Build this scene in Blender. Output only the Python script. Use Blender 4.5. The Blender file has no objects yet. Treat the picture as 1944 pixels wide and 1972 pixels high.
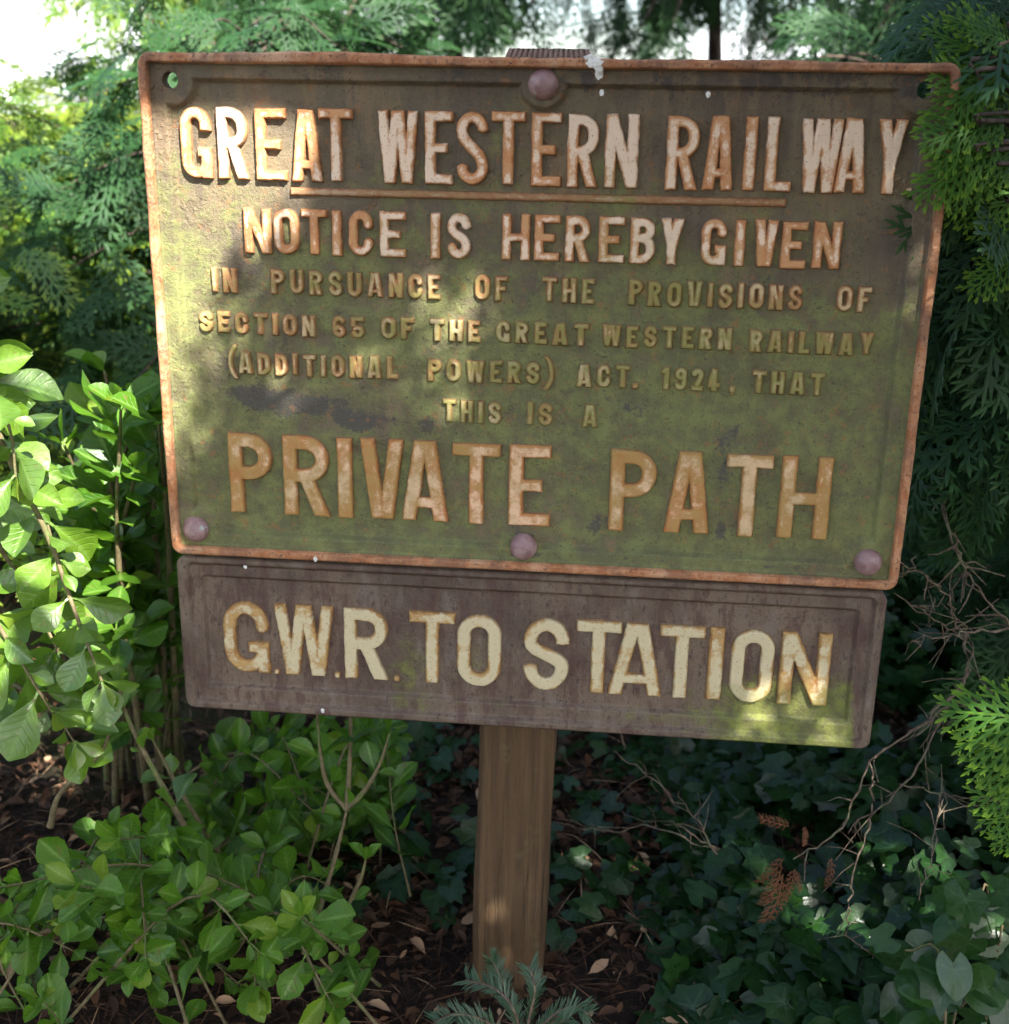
import bpy, math, random
import numpy as np
from mathutils import Matrix, Vector

R = math.radians
rng = np.random.default_rng(7)
random.seed(7)
scene = bpy.context.scene
col = scene.collection

# ------------------------------------------------------------------ camera
GROUND = 0.55                      # the foot of the upper plate stands this far above the soil
CAM = np.array([0.0916, -1.1992, 0.4558 + GROUND])
CR = np.array([0.99491858, 0.09926777, 0.0168205])      # camera right, in world axes
CU = np.array([-0.04654162, 0.30530417, 0.95111684])    # camera up
CF = np.array([-0.08927987, 0.94706667, -0.30837288])   # camera forward
cam_data = bpy.data.cameras.new('camera')
cam = bpy.data.objects.new('camera', cam_data)
col.objects.link(cam)
cam.matrix_world = Matrix(((CR[0], CU[0], -CF[0], CAM[0]), (CR[1], CU[1], -CF[1], CAM[1]),
                           (CR[2], CU[2], -CF[2], CAM[2]), (0, 0, 0, 1)))
cam_data.sensor_fit = 'HORIZONTAL'
cam_data.sensor_width = 36
cam_data.lens = 36 * 2352 / 1944
cam_data.clip_start = 0.02
cam_data.clip_end = 400
cam_data.dof.use_dof = True
cam_data.dof.focus_distance = 1.26
cam_data.dof.aperture_fstop = 6.3
scene.camera = cam

# ------------------------------------------------------------------ sky, sun, exposure
SUN = np.array([0.39, -0.59, 0.71]); SUN /= np.linalg.norm(SUN)
SUN_EL = math.asin(SUN[2])
world = bpy.data.worlds.new('World')
scene.world = world
world.use_nodes = True
wn = world.node_tree
wn.nodes.clear()
sky = wn.nodes.new('ShaderNodeTexSky')
sky.sky_type = 'NISHITA'
sky.sun_disc = False
sky.sun_elevation = SUN_EL
sky.sun_rotation = math.atan2(SUN[0], SUN[1])
sky.air_density = 1.0
sky.dust_density = 2.0
sky.ozone_density = 0.6
bg = wn.nodes.new('ShaderNodeBackground')
bg.inputs['Strength'].default_value = 0.085
wo = wn.nodes.new('ShaderNodeOutputWorld')
tcw = wn.nodes.new('ShaderNodeTexCoord')
cmap = wn.nodes.new('ShaderNodeMapping')
cmap.inputs['Scale'].default_value = (1.0, 1.0, 3.0)
cno = wn.nodes.new('ShaderNodeTexNoise')
cno.inputs['Scale'].default_value = 2.6
cno.inputs['Detail'].default_value = 6
cmr = wn.nodes.new('ShaderNodeMapRange')
cmr.interpolation_type = 'SMOOTHSTEP'
cmr.inputs['From Min'].default_value = 0.40
cmr.inputs['From Max'].default_value = 0.58
sep = wn.nodes.new('ShaderNodeSeparateXYZ')
low = wn.nodes.new('ShaderNodeMapRange')        # clouds bank up towards the horizon
low.inputs['From Min'].default_value = 0.50
low.inputs['From Max'].default_value = 0.05
cmul = wn.nodes.new('ShaderNodeMath')
cmul.operation = 'MULTIPLY'
cmix = wn.nodes.new('ShaderNodeMix')
cmix.data_type = 'RGBA'
cmix.inputs[7].default_value = (9.0, 9.2, 9.6, 1)
wn.links.new(tcw.outputs['Generated'], cmap.inputs['Vector'])
wn.links.new(cmap.outputs[0], cno.inputs['Vector'])
wn.links.new(cno.outputs['Fac'], cmr.inputs['Value'])
wn.links.new(tcw.outputs['Generated'], sep.inputs[0])
wn.links.new(sep.outputs['Z'], low.inputs['Value'])
wn.links.new(cmr.outputs[0], cmul.inputs[0])
wn.links.new(low.outputs[0], cmul.inputs[1])
wn.links.new(cmul.outputs[0], cmix.inputs[0])
wn.links.new(sky.outputs[0], cmix.inputs[6])
wn.links.new(cmix.outputs[2], bg.inputs['Color'])
wn.links.new(bg.outputs[0], wo.inputs['Surface'])
sun_data = bpy.data.lights.new('sun', 'SUN')
sun_data.energy = 5.0
sun_data.angle = R(0.53)
sun_data.color = (1.0, 0.96, 0.89)
sun = bpy.data.objects.new('sun', sun_data)
col.objects.link(sun)
sun.rotation_euler = Vector(SUN).to_track_quat('Z', 'Y').to_euler()
scene.view_settings.view_transform = 'Standard'
scene.view_settings.look = 'None'
scene.view_settings.exposure = 2.42
scene.view_settings.gamma = 1.0
scene.cycles.max_bounces = 8
scene.cycles.diffuse_bounces = 4
scene.cycles.glossy_bounces = 3
scene.cycles.transmission_bounces = 5
scene.cycles.transparent_max_bounces = 6
scene.cycles.use_adaptive_sampling = True
scene.cycles.adaptive_threshold = 0.02
scene.cycles.use_denoising = True


# ------------------------------------------------------------------ helpers
def at(px, py, y):
    """World point on the plane at depth y seen where the photograph (1905 px wide copy) has px, py."""
    d = CR * (px / 0.98 - 972) / 2352 - CU * (py / 0.98 - 986) / 2352 + CF
    return CAM + d * ((y - CAM[1]) / d[1])


def fbm(x, y, scale, octaves=3, seed=0):
    out = np.zeros(np.broadcast(x, y).shape)
    amp, tot = 1.0, 0.0
    for o in range(octaves):
        r = np.random.default_rng(seed * 31 + o)
        g = r.random((128, 128))
        xs, ys = x * scale, y * scale
        xi, yi = np.floor(xs).astype(int), np.floor(ys).astype(int)
        fx, fy = xs - xi, ys - yi
        fx, fy = fx * fx * (3 - 2 * fx), fy * fy * (3 - 2 * fy)
        g00, g10 = g[xi % 128, yi % 128], g[(xi + 1) % 128, yi % 128]
        g01, g11 = g[xi % 128, (yi + 1) % 128], g[(xi + 1) % 128, (yi + 1) % 128]
        out += amp * ((g00 * (1 - fx) + g10 * fx) * (1 - fy) + (g01 * (1 - fx) + g11 * fx) * fy)
        tot += amp
        amp *= 0.5
        scale *= 2.03
    return out / tot


def smooth(a, b, x):
    t = np.clip((x - a) / (b - a), 0, 1)
    return t * t * (3 - 2 * t)


class Bag:
    """Collects vertices, faces and per-vertex numbers and links them as one mesh."""
    def __init__(self):
        self.v, self.f3, self.f4, self.a, self.n = [], [], [], {}, 0

    def add(self, v, f, **attrs):
        v = np.asarray(v, float).reshape(-1, 3)
        f = np.asarray(f, int)
        (self.f3 if f.shape[1] == 3 else self.f4).append(f + self.n)
        self.v.append(v)
        for k in set(self.a) | set(attrs):
            lst = self.a.setdefault(k, [np.zeros(self.n)] if self.n else [])
            val = attrs.get(k, 0.0)
            lst.append(np.broadcast_to(np.asarray(val, float), (len(v),)).copy())
        self.n += len(v)

    def build(self, name, mat, parent=None, flat=False):
        v = np.concatenate(self.v)
        f3 = np.concatenate(self.f3) if self.f3 else np.zeros((0, 3), int)
        f4 = np.concatenate(self.f4) if self.f4 else np.zeros((0, 4), int)
        loops = np.concatenate([f3.ravel(), f4.ravel()])
        starts = np.concatenate([np.arange(len(f3)) * 3, len(f3) * 3 + np.arange(len(f4)) * 4])
        tot = np.concatenate([np.full(len(f3), 3), np.full(len(f4), 4)])
        me = bpy.data.meshes.new(name)
        me.vertices.add(len(v))
        me.vertices.foreach_set('co', v.ravel())
        me.loops.add(len(loops))
        me.loops.foreach_set('vertex_index', loops.astype(np.int32))
        me.polygons.add(len(tot))
        me.polygons.foreach_set('loop_start', starts.astype(np.int32))
        me.polygons.foreach_set('loop_total', tot.astype(np.int32))
        me.polygons.foreach_set('use_smooth', np.full(len(tot), not flat))
        me.update(calc_edges=True)
        me.validate()
        for k, lst in self.a.items():
            at_ = me.attributes.new(k, 'FLOAT', 'POINT')
            at_.data.foreach_set('value', np.concatenate(lst).astype(np.float32))
        me.materials.append(mat)
        o = bpy.data.objects.new(name, me)
        col.objects.link(o)
        if parent is not None:
            o.parent = parent
            p = parent
            off = Vector((0, 0, 0))
            while p is not None:
                off += p.location
                p = p.parent
            o.location = -off          # mesh is written in world metres, the parents are only shifted
        return o


def empty(name, loc, label, cat, group=None):
    o = bpy.data.objects.new(name, None)
    col.objects.link(o)
    o.location = loc
    o.empty_display_size = 0.1
    o['label'] = label
    o['category'] = cat
    if group:
        o['group'] = group
    return o


def rows(*ax):
    return np.stack(ax, -1)


def unit(v):
    v = np.asarray(v, float)
    return v / np.maximum(np.linalg.norm(v, axis=-1, keepdims=True), 1e-9)


def frames(direction, normal, twist=None):
    """(k,3,3) matrices whose columns are: along the leaf, across it, its upper face."""
    d = unit(direction)
    n = np.asarray(normal, float)
    n = unit(n - d * (d * n).sum(-1, keepdims=True))
    s = np.cross(n, d)
    return np.stack([d, s, n], -1)


def stamp(bag, tv, tf, M, pos, size, ta=None, **per):
    """Copies of a template (tv, tf) at pos with frames M and sizes."""
    k, n = len(pos), len(tv)
    size = np.broadcast_to(np.asarray(size, float), (k,))
    v = np.einsum('kij,nj->kni', M, tv) * size[:, None, None] + np.asarray(pos)[:, None, :]
    f = (tf[None] + (np.arange(k) * n)[:, None, None]).reshape(-1, tf.shape[1])
    at_ = {q: np.repeat(np.asarray(w), n) for q, w in per.items()}
    for q, w in (ta or {}).items():
        at_[q] = np.tile(w, k)
    bag.add(v.reshape(-1, 3), f, **at_)


def spline(pts, n=6):
    pts = np.asarray(pts, float)
    if len(pts) < 3:
        t = np.linspace(0, 1, n)[:, None]
        return pts[0] * (1 - t) + pts[-1] * t
    p = np.vstack([2 * pts[0] - pts[1], pts, 2 * pts[-1] - pts[-2]])
    out = []
    for i in range(1, len(p) - 2):
        for t in np.linspace(0, 1, n, endpoint=False):
            a, b, c, d = p[i - 1], p[i], p[i + 1], p[i + 2]
            out.append(0.5 * (2 * b + (c - a) * t + (2 * a - 5 * b + 4 * c - d) * t * t + (3 * b - a - 3 * c + d) * t ** 3))
    out.append(pts[-1])
    return np.array(out)


def tube(bag, pts, r0, r1, sides=7, wobble=0.12, **attrs):
    pts = np.asarray(pts, float)
    k = len(pts)
    tan = unit(np.gradient(pts, axis=0))
    ref = np.array([0.13, 0.31, 0.94]) if abs(tan[0][2]) < 0.9 else np.array([1.0, 0.1, 0.0])
    u = unit(np.cross(tan, ref))
    w = np.cross(tan, u)
    r = np.linspace(r0, r1, k)[:, None] * (1 + wobble * rng.standard_normal((k, 1)))
    ang = np.linspace(0, 2 * math.pi, sides, endpoint=False)
    ring = (u[:, None] * np.cos(ang)[None, :, None] + w[:, None] * np.sin(ang)[None, :, None]) * r[:, :, None]
    v = (pts[:, None] + ring).reshape(-1, 3)
    i = np.arange(k - 1)[:, None] * sides
    j = np.arange(sides)[None]
    a, b = i + j, i + (j + 1) % sides
    f = np.stack([a, b, b + sides, a + sides], -1).reshape(-1, 4)
    bag.add(v, f, **attrs)
    # tip
    bag.add(np.vstack([v[-sides:], pts[-1] + tan[-1] * r1]), np.array([[q, (q + 1) % sides, sides] for q in range(sides)]), **attrs)


# ------------------------------------------------------------------ materials
class Nodes:
    def __init__(self, name):
        self.m = bpy.data.materials.new(name)
        self.m.use_nodes = True
        self.t = self.m.node_tree
        self.p = self.t.nodes['Principled BSDF']
        self.out = self.t.nodes['Material Output']
        tc = self.t.nodes.new('ShaderNodeTexCoord')
        self.co = tc.outputs['Object']

    def link(self, a, b):
        if hasattr(a, 'links') or isinstance(a, bpy.types.NodeSocket):
            self.t.links.new(a, b)
        else:
            b.default_value = a

    def attr(self, name):
        n = self.t.nodes.new('ShaderNodeAttribute')
        n.attribute_name = name
        return n.outputs['Fac']

    def noise(self, scale, detail=4, rough=0.6, stretch=None, w=0.0):
        n = self.t.nodes.new('ShaderNodeTexNoise')
        n.inputs['Scale'].default_value = scale
        n.inputs['Detail'].default_value = detail
        n.inputs['Roughness'].default_value = rough
        mp = self.t.nodes.new('ShaderNodeMapping')
        mp.inputs['Location'].default_value = (w, w * 1.7, w * 0.6)
        if stretch:
            mp.inputs['Scale'].default_value = stretch
        self.t.links.new(self.co, mp.inputs['Vector'])
        self.t.links.new(mp.outputs[0], n.inputs['Vector'])
        return n.outputs['Fac']

    def math(self, op, a, b=0.0, clamp=False):
        n = self.t.nodes.new('ShaderNodeMath')
        n.operation = op
        n.use_clamp = clamp
        self.link(a, n.inputs[0])
        self.link(b, n.inputs[1])
        return n.outputs[0]

    def ramp(self, fac, lo, hi, a=0.0, b=1.0):
        n = self.t.nodes.new('ShaderNodeMapRange')
        n.interpolation_type = 'SMOOTHSTEP'
        self.link(fac, n.inputs['Value'])
        n.inputs['From Min'].default_value = lo
        n.inputs['From Max'].default_value = hi
        n.inputs['To Min'].default_value = a
        n.inputs['To Max'].default_value = b
        return n.outputs[0]

    def mix(self, fac, a, b):
        n = self.t.nodes.new('ShaderNodeMix')
        n.data_type = 'RGBA'
        self.link(fac, n.inputs[0])
        for s, k in ((a, 6), (b, 7)):
            self.link(s if not isinstance(s, tuple) else (*s, 1.0), n.inputs[k])
        return n.outputs[2]

    def scale(self, c, f):
        n = self.t.nodes.new('ShaderNodeVectorMath')
        n.operation = 'SCALE'
        self.link(c, n.inputs[0])
        self.link(f, n.inputs['Scale'])
        return n.outputs[0]

    def bump(self, h, dist, strength=1.0):
        n = self.t.nodes.new('ShaderNodeBump')
        n.inputs['Distance'].default_value = dist
        n.inputs['Strength'].default_value = strength
        self.link(h, n.inputs['Height'])
        self.t.links.new(n.outputs[0], self.p.inputs['Normal'])
        return n.outputs[0]

    def surface(self, color, rough=0.6, spec=0.5):
        self.link(color if not isinstance(color, tuple) else (*color, 1.0), self.p.inputs['Base Color'])
        self.link(rough, self.p.inputs['Roughness'])
        self.p.inputs['Specular IOR Level'].default_value = spec
        return self.m

    def translucent(self, color, fac):
        tr = self.t.nodes.new('ShaderNodeBsdfTranslucent')
        self.link(color if not isinstance(color, tuple) else (*color, 1.0), tr.inputs['Color'])
        mx = self.t.nodes.new('ShaderNodeMixShader')
        mx.inputs[0].default_value = fac
        self.t.links.new(self.p.outputs[0], mx.inputs[1])
        self.t.links.new(tr.outputs[0], mx.inputs[2])
        self.t.links.new(mx.outputs[0], self.out.inputs['Surface'])


def plate_material():
    n = Nodes('weathered_cast_iron')
    n1, n2, n3 = n.noise(9, 6, 0.65), n.noise(48, 6, 0.7, w=3.1), n.noise(330, 3, 0.7, w=1.3)
    streak = n.noise(30, 5, 0.65, stretch=(1.0, 1.0, 0.22), w=5.0)
    base = n.mix(n.ramp(n1, 0.35, 0.65), (0.094, 0.074, 0.049), (0.148, 0.116, 0.066))
    base = n.mix(n.ramp(streak, 0.48, 0.64, 0, 0.6), base, (0.205, 0.140, 0.075))
    base = n.mix(n.ramp(n.noise(70, 5, 0.7, stretch=(1.0, 1.0, 0.12), w=9.0), 0.52, 0.64, 0, 0.5), base, (0.070, 0.055, 0.045))
    # algae
    mo = n.math('ADD', n.attr('moss'), n.math('MULTIPLY', n.math('SUBTRACT', n2, 0.5), 2.2))
    mo = n.math('ADD', mo, n.math('MULTIPLY', n.math('SUBTRACT', n3, 0.5), 1.2))
    mossc = n.mix(n.ramp(n2, 0.35, 0.68), (0.098, 0.102, 0.038), (0.172, 0.186, 0.062))
    c = n.mix(n.ramp(mo, 0.22, 0.95, 0, 0.92), base, mossc)
    # dark bare iron
    st = n.math('ADD', n.attr('stain'), n.math('MULTIPLY', n.math('SUBTRACT', n2, 0.5), 2.6))
    st = n.math('ADD', st, n.math('MULTIPLY', n.math('SUBTRACT', n3, 0.5), 0.8))
    c = n.mix(n.ramp(st, 0.42, 0.72, 0, 0.85), c, (0.060, 0.052, 0.050))
    # rusty paint flaking on the rim
    rc = n.mix(n.ramp(n2, 0.38, 0.62), (0.33, 0.120, 0.042), (0.46, 0.23, 0.115))
    rc = n.mix(n.ramp(n1, 0.52, 0.62, 0, 0.75), rc, (0.50, 0.32, 0.20))
    rc = n.mix(n.ramp(n.noise(24, 4, 0.7, w=12.0), 0.50, 0.62, 0, 0.6), rc, (0.175, 0.085, 0.050))
    rc = n.mix(n.ramp(n3, 0.57, 0.66, 0, 0.75), rc, (0.13, 0.06, 0.04))
    rm = n.math('ADD', n.attr('rim'), n.math('MULTIPLY', n.math('SUBTRACT', n2, 0.5), 0.5))
    c = n.mix(n.ramp(rm, 0.45, 0.68), c, rc)
    # pits and rust freckles
    c = n.mix(n.ramp(n3, 0.59, 0.68, 0, 0.8), c, (0.055, 0.038, 0.028))
    c = n.mix(n.ramp(n.noise(95, 4, 0.7, w=8.0), 0.58, 0.67, 0, 0.55), c, (0.26, 0.115, 0.04))
    n4 = n.noise(760, 3, 0.8, w=6.6)
    c = n.mix(n.ramp(n4, 0.58, 0.70, 0, 0.55), c, n.scale(c, 0.4))
    c = n.mix(n.ramp(n4, 0.44, 0.33, 0, 0.5), c, n.scale(c, 1.7))
    fl = n.t.nodes.new('ShaderNodeTexVoronoi')                      # lifted flakes of old paint
    fl.inputs['Scale'].default_value = 120
    n.t.links.new(n.co, fl.inputs['Vector'])
    flake = n.math('MULTIPLY', n.ramp(fl.outputs['Distance'], 0.25, 0.33), n.ramp(n.noise(17, 4, 0.7, w=15), 0.50, 0.62))
    c = n.mix(n.math('MULTIPLY', flake, 0.35), c, (0.085, 0.060, 0.042))
    h = n.math('ADD', n.math('MULTIPLY', n2, 0.55), n.math('ADD', n.math('MULTIPLY', n3, 0.35), n.math('MULTIPLY', n4, 0.22)))
    h = n.math('SUBTRACT', h, n.math('MULTIPLY', flake, 0.2))
    n.bump(h, 0.0034, 1.0)
    return n.surface(c, n.ramp(n2, 0.3, 0.7, 0.5, 0.8), 0.4)


def lower_plate_material():
    n = Nodes('purple_brown_iron')
    n1, n2, n3 = n.noise(11, 6, 0.65, w=9.0), n.noise(60, 6, 0.7, w=2.1), n.noise(360, 3, 0.7, w=4.3)
    streak = n.noise(55, 5, 0.7, stretch=(1.0, 1.0, 0.30), w=7.0)
    base = n.mix(n.ramp(n1, 0.35, 0.65), (0.084, 0.056, 0.039), (0.144, 0.101, 0.068))
    base = n.mix(n.ramp(streak, 0.50, 0.60, 0, 0.75), base, (0.072, 0.034, 0.026))
    base = n.mix(n.ramp(streak, 0.34, 0.46, 0.55, 0), base, (0.165, 0.128, 0.105))
    base = n.mix(n.ramp(n.noise(190, 4, 0.7, stretch=(1.0, 1.0, 0.5), w=3.3), 0.56, 0.64, 0, 0.8), base, (0.040, 0.024, 0.022))
    mo = n.math('ADD', n.attr('moss'), n.math('MULTIPLY', n.math('SUBTRACT', n2, 0.5), 1.4))
    mo = n.math('ADD', mo, n.math('MULTIPLY', n.math('SUBTRACT', n3, 0.5), 0.6))
    c = n.mix(n.ramp(mo, 0.25, 0.95, 0, 0.9), base, n.mix(n.ramp(n2, 0.35, 0.68), (0.085, 0.090, 0.028), (0.165, 0.185, 0.035)))
    c = n.mix(n.ramp(n3, 0.58, 0.68, 0, 0.7), c, (0.05, 0.036, 0.03))
    n.bump(n.math('ADD', n.math('MULTIPLY', n2, 0.5), n.math('MULTIPLY', n3, 0.5)), 0.0026, 1.0)
    return n.surface(c, n.ramp(n2, 0.3, 0.7, 0.45, 0.75), 0.4)


def lettering_material(name, cream, rust, dark, amount, moss, lo=0.05, hi=0.60):
    n = Nodes(name)
    n1, n2, n3 = n.noise(26, 5, 0.65, w=6.0), n.noise(85, 6, 0.72, w=2.6), n.noise(420, 3, 0.7)
    ed = n.attr('edge')                  # 1 on the outline of a letter, 0 in the middle of its face
    f = n.math('ADD', n.math('MULTIPLY', ed, 0.55), n.math('MULTIPLY', n.math('SUBTRACT', n2, 0.5), 2.6))
    f = n.math('ADD', f, n.math('MULTIPLY', n.math('SUBTRACT', n1, 0.5), 2.8))
    f = n.math('ADD', f, n.math('MULTIPLY', n.math('SUBTRACT', n.attr('tone'), 0.5), 0.5))
    f = n.math('ADD', f, amount)
    c = n.mix(n.ramp(f, lo, hi), cream, n.mix(n.ramp(n2, 0.4, 0.62), rust, dark))
    c = n.mix(n.ramp(n3, 0.60, 0.69, 0, 0.75), c, (0.13, 0.065, 0.03))
    mo = n.math('ADD', n.attr('moss'), n.math('MULTIPLY', n.math('SUBTRACT', n2, 0.5), 1.6))
    c = n.mix(n.ramp(mo, 0.3, 0.95, 0, moss), c, (0.165, 0.185, 0.045))
    c = n.mix(n.ramp(n.attr('wall'), 0.2, 0.9, 0, 0.85), c, n.mix(n.ramp(n2, 0.35, 0.65), (0.10, 0.065, 0.035), (0.20, 0.10, 0.045)))
    n.bump(n.math('ADD', n.math('MULTIPLY', n2, 0.7), n.math('MULTIPLY', n3, 0.3)), 0.0016, 0.8)
    return n.surface(c, n.ramp(f, 0.1, 0.6, 0.5, 0.8), 0.4)


def leaf_material(name, lo, hi, back, rough=0.34, spec=0.5, transl=0.30, rib=None, tip=None, spots=0.0, old=0.0, veins=False):
    n = Nodes(name)
    tone = n.attr('tone')
    n2 = n.noise(70, 4, 0.6)
    c = n.mix(n.math('ADD', n.math('MULTIPLY', tone, 0.8), n.math('MULTIPLY', n.math('SUBTRACT', n2, 0.4), 0.7), True), lo, hi)
    if rib:
        c = n.mix(n.ramp(n.attr('rib'), 0.6, 1.0, 0, 0.5), c, rib)
    if tip:
        c = n.mix(n.ramp(n.attr('tip'), 0.35, 1.0, 0, 0.9), c, tip)
    if old:
        c = n.mix(n.ramp(tone, 0.90, 0.96, 0, old), c, (0.230, 0.220, 0.030))
    if spots:
        c = n.mix(n.ramp(n.noise(130, 3, 0.6, w=2.0), 0.62, 0.68, 0, spots), c, (0.12, 0.06, 0.025))
    h = n2
    if veins:
        w = n.math('SINE', n.math('MULTIPLY', n.math('SUBTRACT', n.attr('lu'), n.math('MULTIPLY', n.attr('ls'), 0.26)), 44.0))
        w = n.math('MULTIPLY', n.ramp(w, 0.72, 1.0), n.ramp(n.attr('ls'), 0.98, 0.7))
        c = n.mix(n.math('MULTIPLY', w, 0.18), c, rib)
        h = n.math('ADD', n2, n.math('MULTIPLY', w, -0.5))
    n.surface(c, n.ramp(n2, 0.3, 0.7, rough - 0.06, rough + 0.14), spec)
    n.bump(h, 0.0014, 0.7)
    n.translucent(n.mix(tone, back, tuple(min(1, q * 1.5) for q in back)), transl)
    return n.m


def bark_material(name, a, b, scale=60, stretch=(1, 1, 0.25), moss=None):
    n = Nodes(name)
    n1 = n.noise(scale, 6, 0.7, stretch=stretch)
    c = n.mix(n.ramp(n1, 0.35, 0.65), a, b)
    if moss:
        c = n.mix(n.ramp(n.noise(scale * 0.35, 4, 0.6, w=4), 0.5, 0.66, 0, 0.8), c, moss)
    n.bump(n1, 0.003, 0.8)
    return n.surface(c, 0.8, 0.3)


def post_material():
    n = Nodes('weathered_post_timber')
    g = n.noise(95, 5, 0.7, stretch=(1.0, 1.0, 0.035))
    f = n.noise(420, 3, 0.7, stretch=(1.0, 1.0, 0.10), w=2.2)
    b = n.noise(7, 4, 0.6, w=6)
    c = n.mix(n.ramp(g, 0.34, 0.66), (0.056, 0.032, 0.014), (0.102, 0.060, 0.027))
    c = n.mix(n.ramp(f, 0.55, 0.72, 0, 0.6), c, (0.075, 0.042, 0.022))
    c = n.mix(n.ramp(b, 0.5, 0.7, 0, 0.5), c, (0.140, 0.092, 0.050))
    c = n.mix(n.ramp(n.noise(30, 5, 0.7, w=1.2), 0.58, 0.7, 0, 0.5), c, (0.110, 0.092, 0.040))
    c = n.mix(n.math('MULTIPLY', n.attr('worn'), 0.85), c, n.mix(g, (0.17, 0.105, 0.080), (0.34, 0.23, 0.18)))  # weathered grey-pink top, painted paler to make up for missing light
    cr = n.noise(60, 4, 0.6, stretch=(1.0, 1.0, 0.012), w=3.7)
    ck = n.math('MULTIPLY', 0.5, n.math('MULTIPLY', n.ramp(n.math('ABSOLUTE', n.math('SUBTRACT', cr, 0.5)), 0.014, 0.0), n.ramp(b, 0.45, 0.6)))
    c = n.mix(ck, c, (0.018, 0.011, 0.007))
    n.bump(n.math('SUBTRACT', n.math('ADD', g, n.math('MULTIPLY', f, 0.7)), ck), 0.004, 1.0)
    return n.surface(c, 0.78, 0.3)


def soil_material():
    n = Nodes('leaf_mould_soil')
    a, b = n.noise(14, 6, 0.7), n.noise(110, 5, 0.75, w=3)
    c = n.mix(n.ramp(a, 0.35, 0.65), (0.011, 0.007, 0.005), (0.027, 0.016, 0.010))
    c = n.mix(n.ramp(b, 0.5, 0.68, 0, 0.8), c, (0.075, 0.045, 0.025))
    c = n.mix(n.ramp(n.noise(0.55, 3, 0.6, w=11), 0.55, 0.65, 0, 0.6), c, (0.085, 0.105, 0.035))
    n.bump(n.math('ADD', a, b), 0.02, 1.0)
    return n.surface(c, 0.92, 0.2)


M_PLATE = plate_material()
M_LOWER = lower_plate_material()
M_LETH = lettering_material('worn_cream_paint', (0.70, 0.53, 0.38), (0.42, 0.165, 0.058), (0.52, 0.27, 0.120), 0.16, 0.35)
M_LET = lettering_material('flaking_cream_paint', (0.66, 0.43, 0.26), (0.40, 0.140, 0.040), (0.47, 0.22, 0.080), 0.26, 0.40, -0.08, 0.66)
M_LETS = lettering_material('dull_rusty_paint', (0.46, 0.34, 0.185), (0.30, 0.130, 0.048), (0.36, 0.215, 0.090), 0.30, 0.75)
M_BAR = lettering_material('rusty_bar_paint', (0.36, 0.24, 0.14), (0.24, 0.105, 0.042), (0.30, 0.17, 0.08), 0.5, 0.8)
M_LETL = lettering_material('rust_edged_pale_paint', (0.50, 0.42, 0.255), (0.26, 0.120, 0.032), (0.40, 0.25, 0.09), -0.06, 0.5)
M_BOLT = None
M_POST = post_material()
M_SOIL = soil_material()
M_BARK = bark_material('conifer_bark', (0.030, 0.022, 0.017), (0.080, 0.056, 0.042))
M_DEAD = bark_material('dry_dead_twig', (0.066, 0.044, 0.030), (0.180, 0.130, 0.088), 120, (1, 1, 1), moss=(0.16, 0.17, 0.09))
M_STEM = bark_material('green_brown_stem', (0.085, 0.066, 0.030), (0.150, 0.118, 0.060), 90, (1, 1, 1), moss=(0.075, 0.110, 0.025))


def bolt_material():
    n = Nodes('painted_bolt_head')
    a, b = n.noise(70, 4, 0.6), n.noise(260, 3, 0.7)
    c = n.mix(n.ramp(a, 0.4, 0.65), (0.205, 0.115, 0.112), (0.290, 0.190, 0.180))
    c = n.mix(n.ramp(n.noise(60, 3, 0.6, w=5.3), 0.64, 0.70, 0, 0.9), c, (0.30, 0.34, 0.32))
    n.bump(b, 0.0012, 0.7)
    return n.surface(c, n.ramp(a, 0.3, 0.7, 0.32, 0.55), 0.5)


M_BOLT = bolt_material()

# ------------------------------------------------------------------ ground
def ground_z(x, y):
    x, y = np.asarray(x, float), np.asarray(y, float)
    near = np.exp(-((x / 9) ** 2 + ((y - 1) / 9) ** 2))
    return (0.10 * (fbm(x + 50, y + 50, 0.9, 3, 3) - 0.5) + 0.035 * (fbm(x + 50, y + 50, 7, 3, 4) - 0.5)) * near \
        + 0.10 * smooth(0.5, 2.2, y) * near


gx = np.concatenate([-np.geomspace(160, 2.6, 22), np.linspace(-2.5, 2.5, 190), np.geomspace(2.6, 160, 22)])
gy = np.concatenate([-np.geomspace(160, 2.1, 20), np.linspace(-2, 4, 210), np.geomspace(4.1, 200, 24)])
GX, GY = np.meshgrid(gx, gy)
bag = Bag()
nxx = len(gx)
ii = (np.arange(len(gy) - 1)[:, None] * nxx + np.arange(nxx - 1)[None]).ravel()
bag.add(rows(GX, GY, ground_z(GX, GY)).reshape(-1, 3), rows(ii, ii + 1, ii + nxx + 1, ii + nxx))
ground = bag.build('ground', M_SOIL)
ground['kind'] = 'structure'

# ------------------------------------------------------------------ the sign
sign = empty('railway_sign', (0, 0.05, 0.0), 'rusty cast iron railway notice with a second plate below, bolted to a brown timber post', 'sign')


def sd_rect(x, y, x0, x1, y0, y1, r):
    cx, cy, hx, hy = (x0 + x1) / 2, (y0 + y1) / 2, (x1 - x0) / 2 - r, (y1 - y0) / 2 - r
    dx, dy = np.abs(x - cx) - hx, np.abs(y - cy) - hy
    return np.hypot(np.maximum(dx, 0), np.maximum(dy, 0)) + np.minimum(np.maximum(dx, dy), 0) - r


def lines_for(a, b, fine, coarse, band, extra=()):
    pts = [a]
    while pts[-1] < b - 1e-9:
        p = pts[-1]
        near = min(p - a, b - p) < band or any(abs(p - e) < w for e, w in extra)
        pts.append(min(p + (fine if near else coarse), b))
    return np.array(pts)


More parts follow.
